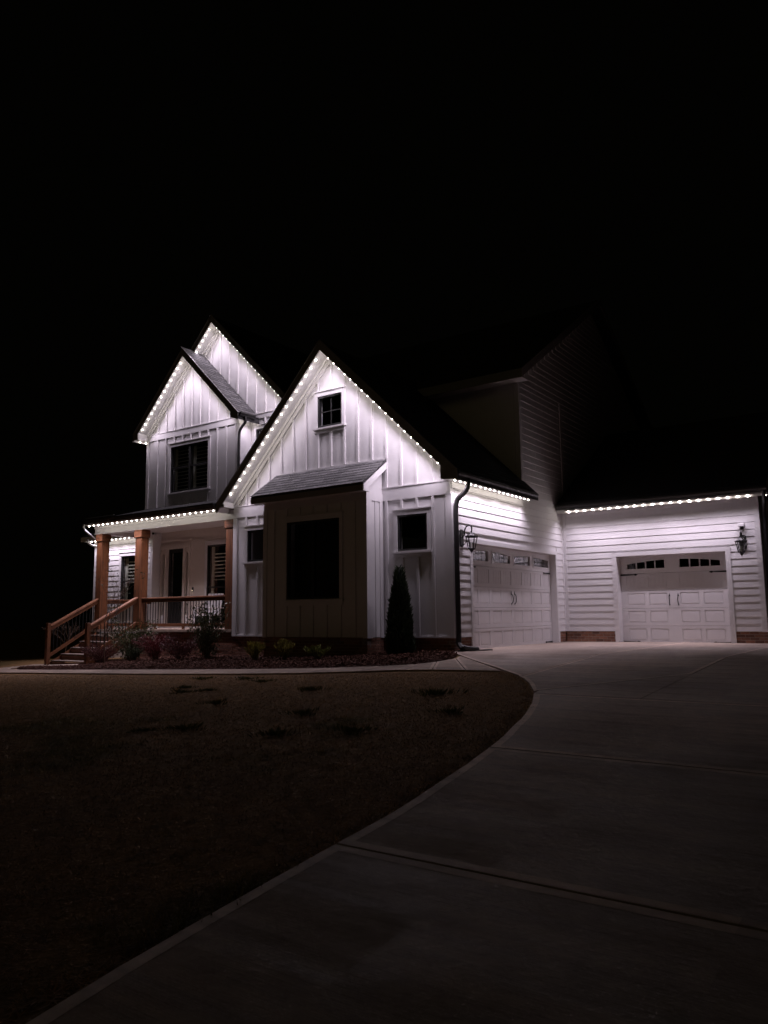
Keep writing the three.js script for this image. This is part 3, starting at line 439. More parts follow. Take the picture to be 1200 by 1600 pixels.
// ---- porch: floor, beam, posts, ceiling, roof, rails, steps
{
  const FY = 0.475;
  const deck = part('porch_floor', [boxG(-12.7, -6.6, 0.4, FY, -2.4, 0.02), boxG(-12.72, -6.62, 0.405, FY - 0.02, 0.02, 0.03)], M.walk, house);
  bricks(-10.42, 0, 0.0, 0, 3.83, (x) => H(x - 10.42, 0), 0.398, true, 12);
  bricks(-12.7, 0, 0.0, 0, 0.24, () => -0.5, 0.398, false, 13);
  const beam = part('porch_beam', [boxG(-12.68, -6.59, 3.36, 3.6, -0.27, -0.005), boxG(-12.68, -6.59, 3.355, 3.385, -0.005, 0.012), boxG(-12.68, -12.5, 3.36, 3.6, -2.0, -0.271), boxG(-12.5, -6.59, 3.58, 3.605, -2.35, -0.271)], M.trim, house);
  part('beam_moulding', boxG(-12.68, -6.59, 3.53, 3.598, -0.004, 0.03), M.trim, beam);
  const post = (x0, x1) => { const p = part('porch_post', rboxG(x0, x1, FY + 0.001, 3.355, -0.27, -0.0, 0.008, 'y'), M.wood, house); part('post_cap', rboxG(x0 - 0.03, x1 + 0.03, 3.13, 3.354, -0.3, 0.03, 0.008), M.wood, p); part('post_base', rboxG(x0 - 0.025, x1 + 0.025, FY, FY + 0.2, -0.295, 0.025, 0.008), M.wood, p); };
  post(-12.56, -12.3); post(-10.69, -10.42);
  { const p = part('porch_post', rboxG(-6.9, -6.625, FY + 0.001, 3.355, -0.27, 0, 0.008, 'y'), M.wood, house); part('post_cap', rboxG(-6.93, -6.605, 3.13, 3.354, -0.3, 0.03, 0.008), M.wood, p); }
  // roof: a low slope from the eave up to the upper wall
  const zE = 0.4, yE = 3.66, zW = -2.0, yW = 4.32;
  const roof = part('porch_roof', exZY([[zE, yE], [zW, yW], [zW, yW + 0.05], [zE, yE + 0.06]], -12.66, -6.6), M.roofDark, house);
  part('eave_soffit', boxG(-12.62, -6.85, 3.6, 3.618, -0.001, zE - 0.02), M.soffit, roof);
  part('eave_fascia', boxG(-12.62, -6.86, 3.585, yE + 0.02, zE - 0.019, zE), M.trim, roof);
  part('end_fascia', exZY([[zE, 3.585], [zE, yE + 0.03], [zW, yW + 0.03], [zW, yW - 0.08]], -12.66, -12.63), M.fascia, roof);
  const g = exZY(GUT, -12.64, -6.86); g.translate(0, yE - 0.03, zE + 0.001); part('gutter', g, M.black, roof);
  part('flashing', boxG(-12.6, -11.2, yE + 0.145, yE + 0.165, zE - 0.03, zE + 0.02), M.gutterGrey, roof);
  part('downspout', tubeG([[-12.58, yE - 0.02, zE + 0.06], [-12.58, 3.5, zE + 0.06], [-12.6, 3.36, 0.26], [-12.64, 3.22, 0.02], [-12.66, 3.08, -0.12], [-12.66, 1.5, -0.14], [-12.66, -0.3, -0.14]], 0.032, 8, 40), M.gutterGrey, roof);
  // front rail and side rail
  const rail = (a, b, sx) => {
    const r = part('porch_railing', [sx ? rboxG(a, b, 1.33, 1.372, -0.2, -0.06, 0.006) : rboxG(-12.5, -12.36, 1.33, 1.372, a, b, 0.006)], M.woodPale, house);
    part('top_rail', sx ? rboxG(a, b, 1.235, 1.328, -0.155, -0.105, 0.005) : rboxG(-12.455, -12.405, 1.235, 1.328, a, b, 0.005), M.wood, r);
    part('bottom_rail', sx ? rboxG(a, b, 0.545, 0.635, -0.155, -0.105, 0.005) : rboxG(-12.455, -12.405, 0.545, 0.635, a, b, 0.005), M.wood, r);
    const L = b - a, n = Math.round(L / 0.112), bg = boxG(-0.008, 0.008, 0.63, 1.24, -0.008, 0.008); for (let k = 1; k < n; k++) { const o = part('baluster', bg, M.iron, r); o.position.set(sx ? a + (k * L) / n : -12.43, 0, sx ? -0.13 : a + (k * L) / n); }
    for (let k = 1; k <= 3; k++) part('rail_block', sx ? boxG(a + (k * L) / 3 - L / 6 - 0.04, a + (k * L) / 3 - L / 6 + 0.04, FY, 0.545, -0.15, -0.11) : boxG(-12.45, -12.41, FY, 0.545, a + (k * L) / 3 - L / 6 - 0.04, a + (k * L) / 3 - L / 6 + 0.04), M.wood, r);
  };
  rail(-10.42, -6.9, true); rail(-1.98, -0.27, false);
  // steps
  const base = -0.53, n = 5, rise = (FY - base) / (n + 1);
  const st = part('porch_steps', boxG(-12.3, -10.69, base - 0.3, base + 0.01, 0.05, 1.55), M.mortar, house);
  for (let k = 0; k < n; k++) { const y = FY - (k + 1) * rise, z0 = 0.03 + k * 0.295; part('tread', rboxG(-12.32, -10.66, y - 0.028, y, z0, z0 + 0.31, 0.005), M.stepStone, st); part('riser', boxG(-12.3, -10.68, y - rise, y - 0.046, z0 + 0.26, z0 + 0.29), M.brick[1], st); }
  for (const x of [-12.43, -10.55]) {
    part('stringer', beamG([x + (x < -12 ? 0.1 : -0.1), FY - 0.2, 0.0], [x + (x < -12 ? 0.1 : -0.1), base - 0.02, 1.52], 0.04, 0.24), M.wood, st);
    const nw = part('newel_post', rboxG(x - 0.055, x + 0.055, base - 0.2, 0.68, 1.5, 1.61, 0.008, 'y'), M.wood, st); nw.name = numbered('newel_post');
    part('handrail', beamG([x, 1.375, 0.0], [x, 0.6, 1.5], 0.13, 0.04), M.woodPale, st); part('top_rail', beamG([x, 1.29, 0.0], [x, 0.515, 1.5], 0.045, 0.1), M.wood, st);
    part('lower_rail', beamG([x, 0.64, 0.0], [x, -0.24, 1.5], 0.05, 0.09), M.wood, st);
    const bg = boxG(-0.008, 0.008, 0, 0.66, -0.008, 0.008); for (let k = 1; k < 13; k++) { const t = k / 13, o = part('baluster', bg, M.iron, st); o.position.set(x, lerp(0.62, -0.2, t), lerp(0, 1.5, t)); }
  }
}
// ---- wall behind the porch, with the front door
{
  const Z = -2.33, holes = [[-12.1, -11.3, 0.5, 3.02], [-12.385, -12.235, 0.86, 2.87], [-11.19, -11.06, 0.86, 2.87], [-10.18, -9.3, 0.6, 3.03]];
  const wall = part('porch_wall', exXY([[-12.43, 0.4], [-6.5, 0.4], [-6.5, 4.2], [-12.43, 4.2]], Z - 0.12, Z, holes.map((h) => hole(...h))), M.tan, house);
  part('side_wall', boxG(-6.7, -6.585, 0.4, 4.2, Z, -0.165), M.tan, wall);
  part('door_casing', [boxG(-12.2, -12.1, 0.475, 3.02, Z, Z + 0.04), boxG(-11.3, -11.2, 0.475, 3.02, Z, Z + 0.04), boxG(-12.425, -12.385, 0.475, 3.0, Z, Z + 0.03), boxG(-11.06, -10.97, 0.475, 3.0, Z, Z + 0.03), boxG(-12.43, -10.95, 3.02, 3.15, Z, Z + 0.045)], M.tan, wall);
  part('trim_board', [boxG(-10.9, -6.6, 3.22, 3.26, Z, Z + 0.03), boxG(-12.43, -10.95, 3.24, 3.3, Z, Z + 0.03)], M.tan, wall);
  part('sidelight_panel', [boxG(-12.385, -12.235, 0.475, 0.86, Z - 0.03, Z + 0.01), boxG(-11.19, -11.06, 0.475, 0.86, Z - 0.03, Z + 0.01)], M.white, wall);
  const door = part('front_door', exXY(rect(-12.09, -11.31, 0.49, 3.01), Z - 0.1, Z - 0.05, [rect(-11.98, -11.42, 1.35, 2.9)]), M.frame, house);
  part('pane', boxG(-12.0, -11.4, 1.33, 2.92, Z - 0.078, Z - 0.073), M.glass, door);
  part('panel', rboxG(-11.97, -11.43, 0.65, 1.2, Z - 0.052, Z - 0.042, 0.004), M.frame, door);
  part('handle', tubeG([[-11.37, 1.35, Z - 0.04], [-11.37, 1.36, Z + 0.01], [-11.45, 1.36, Z + 0.012]], 0.01), M.iron, door);
  for (const h of holes.slice(1, 3)) part('sidelight_pane', boxG(h[0], h[1], h[2], h[3], Z - 0.06, Z - 0.055), M.glass, wall);
  part('room_backing', boxG(-12.6, -8.5, 0.3, 3.3, -4.6, -4.55), M.dark, wall);
  windowAt(house, ...holes[3], Z, { rail: 0.46, shutter: [1.95, 2.85], tilt: -0.3 });
  const bell = part('doorbell', [rboxG(-10.86, -10.8, 1.6, 1.74, Z, Z + 0.025, 0.006)], M.iron, house);
  const btn = part('doorbell_light', new THREE.CylinderGeometry(0.013, 0.013, 0.008, 12).rotateX(Math.PI / 2).translate(-10.83, 1.635, Z + 0.028), std({ color: 0xffffff, emissive: new THREE.Color(1, 0.8, 0.55), emissiveIntensity: 2.2 }), bell);
  const pl = new THREE.PointLight(new THREE.Color(1, 0.8, 0.55), 0.0012); pl.name = 'doorbell_glow'; pl.position.set(-10.83, 1.635, Z + 0.04); pl.castShadow = true; house.add(pl);
  part('outlet', rboxG(-10.7, -10.62, 0.8, 0.92, Z, Z + 0.03, 0.006), M.gutterGrey, house);
}
// ---- lower wing on the left (face at z = -2.0)
{
  const Z = -2.0, X0 = -15.6, X1 = -12.43, w = [-14.06, -13.1, 1.3, 2.87];
  const wall = new THREE.Group(); wall.name = numbered('siding_wall'); wall.position.set(X0, 0, Z); house.add(wall);
  part('sheathing', exXY(rect(0, X1 - X0, -0.6, 3.45), -0.12, -0.001, [hole(w[0] - X0, w[1] - X0, w[2], w[3])]), M.white, wall);
  part('sheathing', boxG(X1 - X0 - 0.12, X1 - X0, 0.4, 3.6, -0.4, -0.121), M.white, wall);
  lapSiding(wall, X1 - X0, 0.3, 3.45, [[-1, 0.1, 0, 9], [X1 - X0 - 0.1, 9, 0, 9], [w[0] - X0 - 0.09, w[1] - X0 + 0.09, w[2] - 0.1, w[3] + 0.1]]);
  part('corner_board', [boxG(X1 - X0 - 0.1, X1 - X0 + 0.024, 0.3, 3.5, 0, 0.026), boxG(X1 - X0, X1 - X0 + 0.024, 0.3, 3.5, -0.28, -0.001)], M.trim, wall);
  part('frieze_board', boxG(0, X1 - X0, 3.3, 3.45, 0, 0.028), M.trim, wall);
  windowAt(house, ...w, Z, { rail: 0.46, shutter: [1.98, 2.78], tilt: -0.3 });
  part('brick_wall', boxG(X0, X1, -0.9, 0.3, Z - 0.1, Z - 0.01), M.brick[1], house);
  const roof = part('wing_roof', exZY([[Z + 0.36, 3.5], [-6, 5.1], [-6, 5.25], [Z + 0.36, 3.62]], X0 - 0.3, -12.8), M.roofDark, house);
  part('eave_soffit', boxG(X0 - 0.3, -12.5, 3.455, 3.47, Z, Z + 0.34), M.soffit, roof);
  part('eave_fascia', boxG(X0 - 0.3, -12.8, 3.44, 3.6, Z + 0.341, Z + 0.362), M.trim, roof);
  part('downspout', tubeG([[X0 + 0.2, 3.5, Z + 0.42], [X0 + 0.22, 3.36, Z + 0.4], [X0 + 0.5, 3.2, Z + 0.12], [X0 + 0.6, 3.0, Z + 0.07], [X0 + 0.6, 0, Z + 0.07]], 0.04, 8, 30), M.gutterGrey, roof);
}
// ---- upper left gable (face at z = -2.0)
const DS = (x) => 9.13 - (x < -10.707 ? 1.045 * (-10.707 - x) : 0.985 * (x + 10.707));
{
  const Z = -2.0, X0 = -12.85, X1 = -8.5, w = [-11.64, -9.857, 4.8, 6.3];
  const wall = part('gable_wall', [exXY([[X0, 3.7], [X1, 3.7], [X1, DS(X1) - 0.004], [-10.707, 9.126], [X0, DS(X0) - 0.004]], Z - 0.14, Z, [hole(...w)]), boxG(X1 - 0.1, X1, 3.7, 7.0, -2.6, Z - 0.141), boxG(X0, X0 + 0.1, 3.7, 6.9, -2.6, Z - 0.141)], M.white, house);
  part('band_board', [boxG(X0, X1 + 0.002, 6.64, 6.84, Z, Z + 0.03), boxG(X0, X1 + 0.02, 6.84, 6.86, Z, Z + 0.045)], M.trim, wall);
  part('corner_board', [boxG(X0 - 0.02, X0 + 0.1, 4.3, 6.64, Z, Z + 0.026), boxG(X1 - 0.1, X1 + 0.024, 4.3, 6.64, Z, Z + 0.026)], M.trim, wall);
  for (const x1 of [X0 + 0.005, X1]) { part('frieze_board', exXY([[-10.707, 9.126], [x1, DS(x1) - 0.003], [x1, DS(x1) - 0.22], [-10.707, 8.9]], Z, Z + 0.028), M.trim, wall); part('crown_moulding', exXY([[-10.707, 9.124], [x1, DS(x1) - 0.004], [x1, DS(x1) - 0.09], [-10.707, 9.03]], Z + 0.028, Z + 0.058), M.trim, wall); }
  for (let k = -5; k <= 5; k++) { const x = -10.69 + k * PITCH; if (x < X0 + 0.15 || x > X1 - 0.12) continue; batten(wall, x, 6.86, DS(x) - 0.22, Z); if (x > w[0] - 0.12 && x < w[1] + 0.12) { batten(wall, x, 4.3, w[2] - 0.15, Z); batten(wall, x, w[3] + 0.155, 6.64, Z); } else batten(wall, x, 4.3, 6.64, Z); }
  windowAt(house, ...w, Z, { cols: 2, rail: 0.53, shutter: [4.9, 6.2], tilt: 0.15, depth: 0.42 });
  part('flashing', boxG(X0 - 0.05, X1, 4.31, 4.36, Z + 0.03, Z + 0.05), M.fascia, wall);
  const roof = gableRoof({ ax: -10.707, ay: 9.13, sl: 1.045, sr: 0.985, xl: -13.1, xr: -8.16, z0: Z + 0.395, z1: -9.3, over: 0.395 });
  shingles(roof, new THREE.Vector3(-8.14, DS(-8.16) + 0.2, Z + 0.44), new THREE.Vector3(0, 0, -1), new THREE.Vector3(-1, 0.985, 0).normalize(), 0.96, 3.6, 21, false);
  const r = [[-13.1, 6.68], [X0, 6.8]];
  part('eave_return', exXY([[-13.1, 6.68], [X0, 6.68], [X0, DS(X0) - 0.002], [-13.1, DS(-13.1) - 0.002]], Z, Z + 0.39), M.trim, roof);
  part('eave_return', exXY([[-13.12, 6.67], [X0 + 0.005, 6.67], [X0 + 0.005, DS(X0) + 0.02], [-13.12, DS(-13.12) + 0.02]], Z + 0.395, Z + 0.421), M.fascia, roof);
  part('eave_return', exXY([[X1 + 0.02, 6.74], [-8.16, 6.74], [-8.16, DS(-8.16) + 0.02], [X1 + 0.02, DS(X1) + 0.02]], Z + 0.395, Z + 0.421), M.fascia, roof);
  part('eave_soffit', [boxG(X1, -8.2, 6.74, 6.755, -2.55, Z + 0.394), boxG(-13.08, X0, 6.665, 6.678, -2.55, Z - 0.001)], M.soffit, roof);
  part('eave_fascia', boxG(-8.21, -8.19, 6.72, 6.86, -2.5, Z + 0.394), M.trim, roof);
  const g = exXY(GUT, -2.26, Z + 0.36); g.translate(-8.187, 6.75, 0); part('gutter', g, M.black, roof);
  part('downspout', tubeG([[-8.12, 6.76, -1.85], [-8.13, 6.6, -1.87], [-8.3, 6.48, -1.9], [-8.44, 6.36, -1.94], [-8.46, 6.2, -1.94], [-8.46, 4.3, -1.94]], 0.045, 8, 40), M.black, roof);
}
// ---- tallest gable behind it (face at z = -2.5)
const FS = (x) => 10.24 - (x < -9.95 ? 1.05 * (-9.95 - x) : 0.996 * (x + 9.95));
{
  const Z = -2.5, X1 = -6.6, X0 = -11.6, w = [-8.28, -7.2, 5.2, 6.5];
  const wall = part('gable_wall', exXY([[X0, 4.3], [X1, 4.3], [X1, FS(X1) - 0.004], [-9.95, 10.236], [X0, FS(X0) - 0.004]], Z - 0.14, Z, [hole(...w)]), M.white, house);
  part('band_board', [boxG(-8.45, X1, 6.83, 6.97, Z, Z + 0.03), boxG(-8.45, X1, 6.97, 6.99, Z, Z + 0.045)], M.trim, wall);
  for (const x1 of [X0, X1]) { part('frieze_board', exXY([[-9.95, 10.236], [x1, FS(x1) - 0.003], [x1, FS(x1) - 0.22], [-9.95, 10.01]], Z, Z + 0.028), M.trim, wall); part('crown_moulding', exXY([[-9.95, 10.234], [x1, FS(x1) - 0.004], [x1, FS(x1) - 0.09], [-9.95, 10.14]], Z + 0.028, Z + 0.058), M.trim, wall); }
  for (let k = -3; k <= 7; k++) { const x = -9.94 + k * PITCH; if (x > X1 - 0.1) continue; const lo = x > -8.45 ? 6.99 : Math.max(6.9, 4.5); batten(wall, x, lo, FS(x) - 0.22, Z); if (x > -8.45) { if (x > w[0] - 0.12 && x < w[1] + 0.12) batten(wall, x, w[3] + 0.155, 6.83, Z); else batten(wall, x, 4.5, 6.83, Z); } }
  windowAt(house, ...w, Z, { cross: true });
  gableRoof({ ax: -9.95, ay: 10.24, sl: 1.05, sr: 0.996, xl: -11.4, xr: -6.2, z0: Z + 0.395, z1: -9.3, over: 0.395 });
}
{ // black corner downspout with its boot on the drive edge
  part('downspout', tubeG([[0.37, 3.66, -0.1], [0.365, 3.5, -0.1], [0.27, 3.36, -0.09], [0.12, 3.25, -0.08], [0.075, 3.1, -0.08], [0.07, 2.5, -0.08], [0.07, 1.2, -0.08], [0.07, 0.3, -0.08], [0.08, 0.18, -0.06], [0.2, 0.09, 0.02]], 0.055, 8, 60), M.black, house);
  part('splash_block', [exXZ([[0.05, -0.02], [0.3, -0.16], [0.5, -0.72], [0.34, -0.8], [0.1, -0.3], [0.0, -0.1]].map((p) => [p[0] + 0.02, p[1]]), 0.0, 0.05), tubeG([[0.14, 0.12, -0.04], [0.24, 0.09, -0.12], [0.34, 0.06, -0.4]], 0.05, 8)], M.black, house);
}

// ---------------------------------------------------------------- strings of eave lights
const bulbG = new THREE.SphereGeometry(0.018, 10, 8);
let nBulb = 0; const uneven = rng(2024);   // no two lamps are quite alike in strength and aim
function lightString(label, power, runs) {
  const root = thing('light_string', label, 'string lights', 'strings of white lights under the eaves');
  for (const [a, b, dir] of runs) {
    const A = new THREE.Vector3(...a), B = new THREE.Vector3(...b), L = A.distanceTo(B), D = new THREE.Vector3(...dir).normalize();
    const lift = D.clone().multiplyScalar(-0.024);
    part('track', beamG(A.clone().add(lift).toArray(), B.clone().add(lift).toArray(), 0.04, 0.016), M.trim, root);
    const n = Math.max(1, Math.round(L / LED.spacing));
    for (let k = 0; k < n; k++) {
      const p = A.clone().lerp(B, (k + 0.5) / n), o = part('bulb', bulbG, M.bulb, root); o.position.copy(p); o.castShadow = false;
      const s = new THREE.SpotLight(LED.color, LED.candela * power * (0.78 + 0.44 * uneven()), 0, LED.angle, LED.penumbra, 2); s.name = 'lamp'; s.position.copy(p); s.target.position.copy(p).add(D).add(new THREE.Vector3((uneven() - 0.5) * 0.14, 0, (uneven() - 0.5) * 0.14)); s.castShadow = true; s.shadow.mapSize.set(256, 256); s.shadow.camera.near = 0.03;
      root.add(s, s.target); nBulb++;
    }
  }
}
{
  const under = 0.035, zf = 0.34;
  const gy = (x) => SL(x) - under - (x > -3.3 ? 0.022 : 0), n = (s) => { const l = Math.hypot(1, s); return [(0.75 * s) / l, -0.25 - 0.75 / l, 0]; };
  lightString('white string lights along the left rake of the nearest gable', 0.5, [[[-6.45, gy(-6.45), zf], [-3.42, gy(-3.42), zf], n(1.05)]]);
  lightString('white string lights along the right rake of the nearest gable', 0.9, [[[-3.2, gy(-3.2), zf], [-0.02, gy(-0.02), zf], n(-0.974)]]);
  lightString('short white string lights under the eave above the side garage door', 1.3, [[[0.25, 3.6, 0.36], [0.25, 3.6, -3.5], [0, -1, 0]]]);
  lightString('white string lights along the gutter above the three porch posts', 1.6, [[[-12.58, 3.57, 0.35], [-6.9, 3.57, 0.35], [0, -1, 0]]]);
  lightString('white string lights on the low wing seen between the porch posts', 0.95, [[[-15.7, 3.425, -1.7], [-12.5, 3.425, -1.7], [0, -1, 0]]]);
  const dy = (x) => DS(x) - under - (x > -10.7 ? 0.022 : 0), zd = -2.0 + zf;
  lightString('white string lights on the left rake of the gable with the shuttered window', 0.68, [[[-12.8, dy(-12.8), zd], [-10.8, dy(-10.8), zd], n(1.045)], [[-13.02, 6.64, -2.4], [-13.02, 6.64, -1.7], [0, -1, 0]]]);
  lightString('white string lights on the right rake of the gable with the shuttered window', 0.68, [[[-10.6, dy(-10.6), zd], [-8.5, dy(-8.5), zd], n(-0.985)], [[-8.28, 6.71, -1.66], [-8.28, 6.71, -2.35], [0, -1, 0]]]);
  const fy = (x) => FS(x) - under - (x > -9.9 ? 0.022 : 0), zt = -2.5 + zf;
  lightString('white string lights on the left rake of the tallest gable', 0.6, [[[-11.1, fy(-11.1), zt], [-10.05, fy(-10.05), zt], n(1.05)]]);
  lightString('white string lights on the right rake of the tallest gable', 0.6, [[[-9.85, fy(-9.85), zt], [-6.5, fy(-6.5), zt], n(-0.996)]]);
  lightString('long white string lights under the gutter over the single front garage door', 1.2, [[[0.26, 3.53, ZG + 0.41], [4.98, 3.53, ZG + 0.41], [0, -1, 0]], [[5.2, 3.5, ZG + 0.41], [5.3, 3.5, ZG + 0.41], [0, -1, 0]]]);
}

// ---------------------------------------------------------------- carriage lanterns (unlit), camera, house number
function lantern(label, pos, turn) {
  const t = thing('wall_lantern', label, 'wall lantern', null, pos, turn);
  part('backplate', [rboxG(-0.075, 0.075, -0.17, 0.17, 0, 0.022, 0.008), rboxG(-0.055, 0.055, -0.19, 0.19, 0.002, 0.018, 0.006)], M.iron, t);
  part('arm', [tubeG([[0, 0.02, 0.02], [0, 0.06, 0.075], [0, 0.16, 0.085], [0, 0.24, 0.13], [0, 0.265, 0.19], [0, 0.24, 0.25], [0, 0.17, 0.262], [0, 0.13, 0.25]], 0.015, 8, 30), tubeG([[0, -0.12, 0.02], [0, -0.14, 0.06], [0, -0.11, 0.1], [0, -0.08, 0.13], [0, -0.1, 0.16]], 0.008, 6, 16)], M.iron, t);
  const cx = 0.25, six = (r, y) => Array.from({ length: 6 }, (_, k) => [Math.cos((k * Math.PI) / 3) * r, y, cx + Math.sin((k * Math.PI) / 3) * r]);
  const lathe = (p) => { const g = new THREE.LatheGeometry(p.map((q) => new THREE.Vector2(...q)), 6); g.rotateY(Math.PI / 2); g.translate(0, 0, cx); return uvs(g); };
  part('hood', lathe([[0.0, 0.14], [0.018, 0.13], [0.02, 0.11], [0.05, 0.1], [0.075, 0.07], [0.1, 0.045], [0.14, 0.035], [0.145, 0.015], [0.125, 0.005], [0.0, 0.005]]), M.iron, t);
  const A = six(0.12, 0.005), B = six(0.07, -0.24);
  part('cage', [...A.map((a, k) => barG(a, B[k], 0.011, 5)), ...A.map((a, k) => barG(a, A[(k + 1) % 6], 0.007, 5)), ...B.map((b, k) => barG(b, B[(k + 1) % 6], 0.008, 5))], M.iron, t);
  for (let k = 0; k < 6; k++) { const q = [A[k], A[(k + 1) % 6], B[(k + 1) % 6], B[k]].map((p) => [p[0] * 0.97, p[1], cx + (p[2] - cx) * 0.97]), g = new THREE.BufferGeometry(); g.setAttribute('position', new THREE.Float32BufferAttribute([0, 1, 2, 0, 2, 3].flatMap((i) => q[i]), 3)); part('pane', uvs(g), M.glass, t); }
  part('candle_sleeve', [0, 1, 2].map((k) => barG([Math.cos(k * 2.1) * 0.025, -0.22, cx + Math.sin(k * 2.1) * 0.025], [Math.cos(k * 2.1) * 0.025, -0.1, cx + Math.sin(k * 2.1) * 0.025], 0.009, 8)), M.slat, t);
  part('finial', lathe([[0.0, -0.35], [0.012, -0.34], [0.008, -0.325], [0.03, -0.3], [0.045, -0.27], [0.075, -0.25], [0.078, -0.236], [0.0, -0.236]]), M.iron, t);
  return t;
}
lantern('black carriage lantern beside the downspout, left of the side garage door', [0.026, 2.43, -0.36], Math.PI / 2);
lantern('black carriage lantern on the siding right of the single front garage door', [4.62, 2.44, ZG + 0.024], 0);
{
  const t = thing('security_camera', 'small white security camera on the siding above the right-hand lantern', 'security camera', null, [4.62, 2.86, ZG + 0.02]);
  part('housing', rboxG(-0.07, 0.07, -0.03, 0.05, 0, 0.12, 0.012), M.trim, t); part('lens', new THREE.CylinderGeometry(0.035, 0.045, 0.05, 14).rotateX(0.7).translate(0.0, -0.05, 0.07), M.iron, t); part('bracket', rboxG(-0.03, 0.03, -0.05, 0.02, -0.004, 0.03, 0.004), M.trim, t);
}
{
  const c = document.createElement('canvas'); c.width = 128; c.height = 64; const x = c.getContext('2d'); x.fillStyle = '#cfc8c8'; x.fillRect(0, 0, 128, 64); x.fillStyle = '#2a1f22'; x.font = 'bold 54px serif'; x.textAlign = 'center'; x.textBaseline = 'middle'; x.fillText('808', 64, 34);
  const t = new THREE.CanvasTexture(c); t.colorSpace = THREE.SRGBColorSpace;
  const o = thing('house_number', 'small house number plate under the left-hand lantern', 'house number', null, [0.024, 2.185, -0.34], Math.PI / 2);
  part('plate', rboxG(-0.09, 0.09, -0.045, 0.045, 0, 0.008, 0.003), M.trim, o);
  const face = new THREE.PlaneGeometry(0.168, 0.08); face.translate(0, 0, 0.0095); part('numerals', face, std({ map: t, roughness: 0.6 }), o);
}
{ // chair on the porch
  const t = thing('porch_chair', 'white slatted porch chair with a dark cushion behind the porch railing', 'chair', null, [-9.5, 0.476, -1.75], 0.25);
  part('seat', rboxG(-0.3, 0.3, 0.36, 0.4, -0.28, 0.28, 0.01), M.trim, t); part('cushion', rboxG(-0.28, 0.26, 0.13, 0.36, -0.1, 0.27, 0.02), M.dark, t);
  for (const [a, b] of [[-0.28, 0.26], [0.28, 0.26], [-0.28, -0.26], [0.28, -0.26]]) part('leg', rboxG(a - 0.025, a + 0.025, 0, b > 0 ? 0.58 : 0.4, b - 0.03, b + 0.03, 0.006), M.trim, t);
  for (const a of [-0.3, 0.3]) part('armrest', rboxG(a - 0.05, a + 0.05, 0.58, 0.61, -0.34, 0.32, 0.008), M.trim, t);
  for (let k = 0; k < 5; k++) { const s = part('back_slat', rboxG(-0.045, 0.045, 0, 0.68, -0.012, 0.012, 0.004), M.trim, t); s.position.set(-0.22 + k * 0.11, 0.38, -0.26); s.rotation.x = -0.28; }
}

// ---------------------------------------------------------------- planting
// many small folded leaves; at() gives a place and an outward direction
function leaves(n, seed, len, wid, at, tone = 0.5) {
  const r = rng(seed), pos = [], col = [], q = new THREE.Quaternion(), e = new THREE.Euler(), v = new THREE.Vector3();
  const shape = [[0, 0, 0], [-0.5, 0.45, 0.16], [0, 1, -0.06], [0.5, 0.45, 0.16]];
  for (let i = 0; i < n; i++) {
    const { p, d } = at(r, i), s = 0.6 + 0.8 * r(), c = 1 - tone / 2 + tone * r();
    q.setFromUnitVectors(new THREE.Vector3(0, 1, 0), d.clone().normalize()); e.set(0, r() * 6.28, 0); q.multiply(new THREE.Quaternion().setFromEuler(e));
    const P = shape.map((k) => v.set(k[0] * wid * s, k[1] * len * s, k[2] * wid * s).applyQuaternion(q).add(p).toArray());
    for (const k of [0, 1, 2, 0, 2, 3]) { pos.push(...P[k]); col.push(c, c, c * (0.8 + 0.3 * r())); }
  }
  const g = new THREE.BufferGeometry(); g.setAttribute('position', new THREE.Float32BufferAttribute(pos, 3)); g.setAttribute('color', new THREE.Float32BufferAttribute(col, 3)); g.computeVertexNormals(); return g;
}
const V = (x, y, z) => new THREE.Vector3(x, y, z);
function shrub(name, label, cat, x, z, o) {
  const t = thing(name, label, cat, null, [x, H(x, z) + 0.035, z]); const r = rng(o.seed), tips = [], st = [];
  for (let k = 0; k < o.stems; k++) { const a = r() * 6.28, lean = o.lean * Math.sqrt(r()), h = o.h * (0.55 + 0.45 * r()), b = V(Math.cos(a) * 0.04, 0, Math.sin(a) * 0.04), m = V(Math.cos(a) * lean * 0.4, h * 0.5, Math.sin(a) * lean * 0.4), e = V(Math.cos(a) * lean, h, Math.sin(a) * lean); st.push(tubeG([b.toArray(), m.toArray(), e.toArray()], o.stemR || 0.006, 4, 5)); tips.push([b, m, e]); }
  part('stem', st, M.bark, t);
  const g = leaves(o.n, o.seed + 1, o.len, o.wid, (q) => { const s = tips[Math.floor(q() * tips.length)], u = Math.pow(q(), o.bias ?? 0.6) * (1 - o.from) + o.from, p = u < 0.5 ? s[0].clone().lerp(s[1], u * 2) : s[1].clone().lerp(s[2], u * 2 - 1); const j = o.puff; p.add(V((q() - 0.5) * j, (q() - 0.5) * j * 0.7, (q() - 0.5) * j)); p.y = Math.max(p.y, 0.02); return { p, d: V(q() - 0.5 + p.x * 1.2, (o.up ?? 0.5) + q() * 0.6, q() - 0.5 + p.z * 1.2) }; }, o.tone ?? 0.8);
  part('foliage', g, o.mat, t); return t;
}
const gold = M.leaf(0.36, 0.32, 0.065), green = M.leaf(0.08, 0.095, 0.04, 0.4), dim = M.leaf(0.05, 0.07, 0.03), red = M.leaf(0.16, 0.03, 0.035);
shrub('golden_shrub', 'small yellow-green spiky shrub, leftmost of three before the dark bay', 'shrub', -4.25, 1.55, { seed: 5, stems: 26, h: 0.42, lean: 0.24, n: 1100, len: 0.065, wid: 0.018, from: 0.2, puff: 0.07, mat: gold }).userData.group = 'golden shrubs below the bay window';
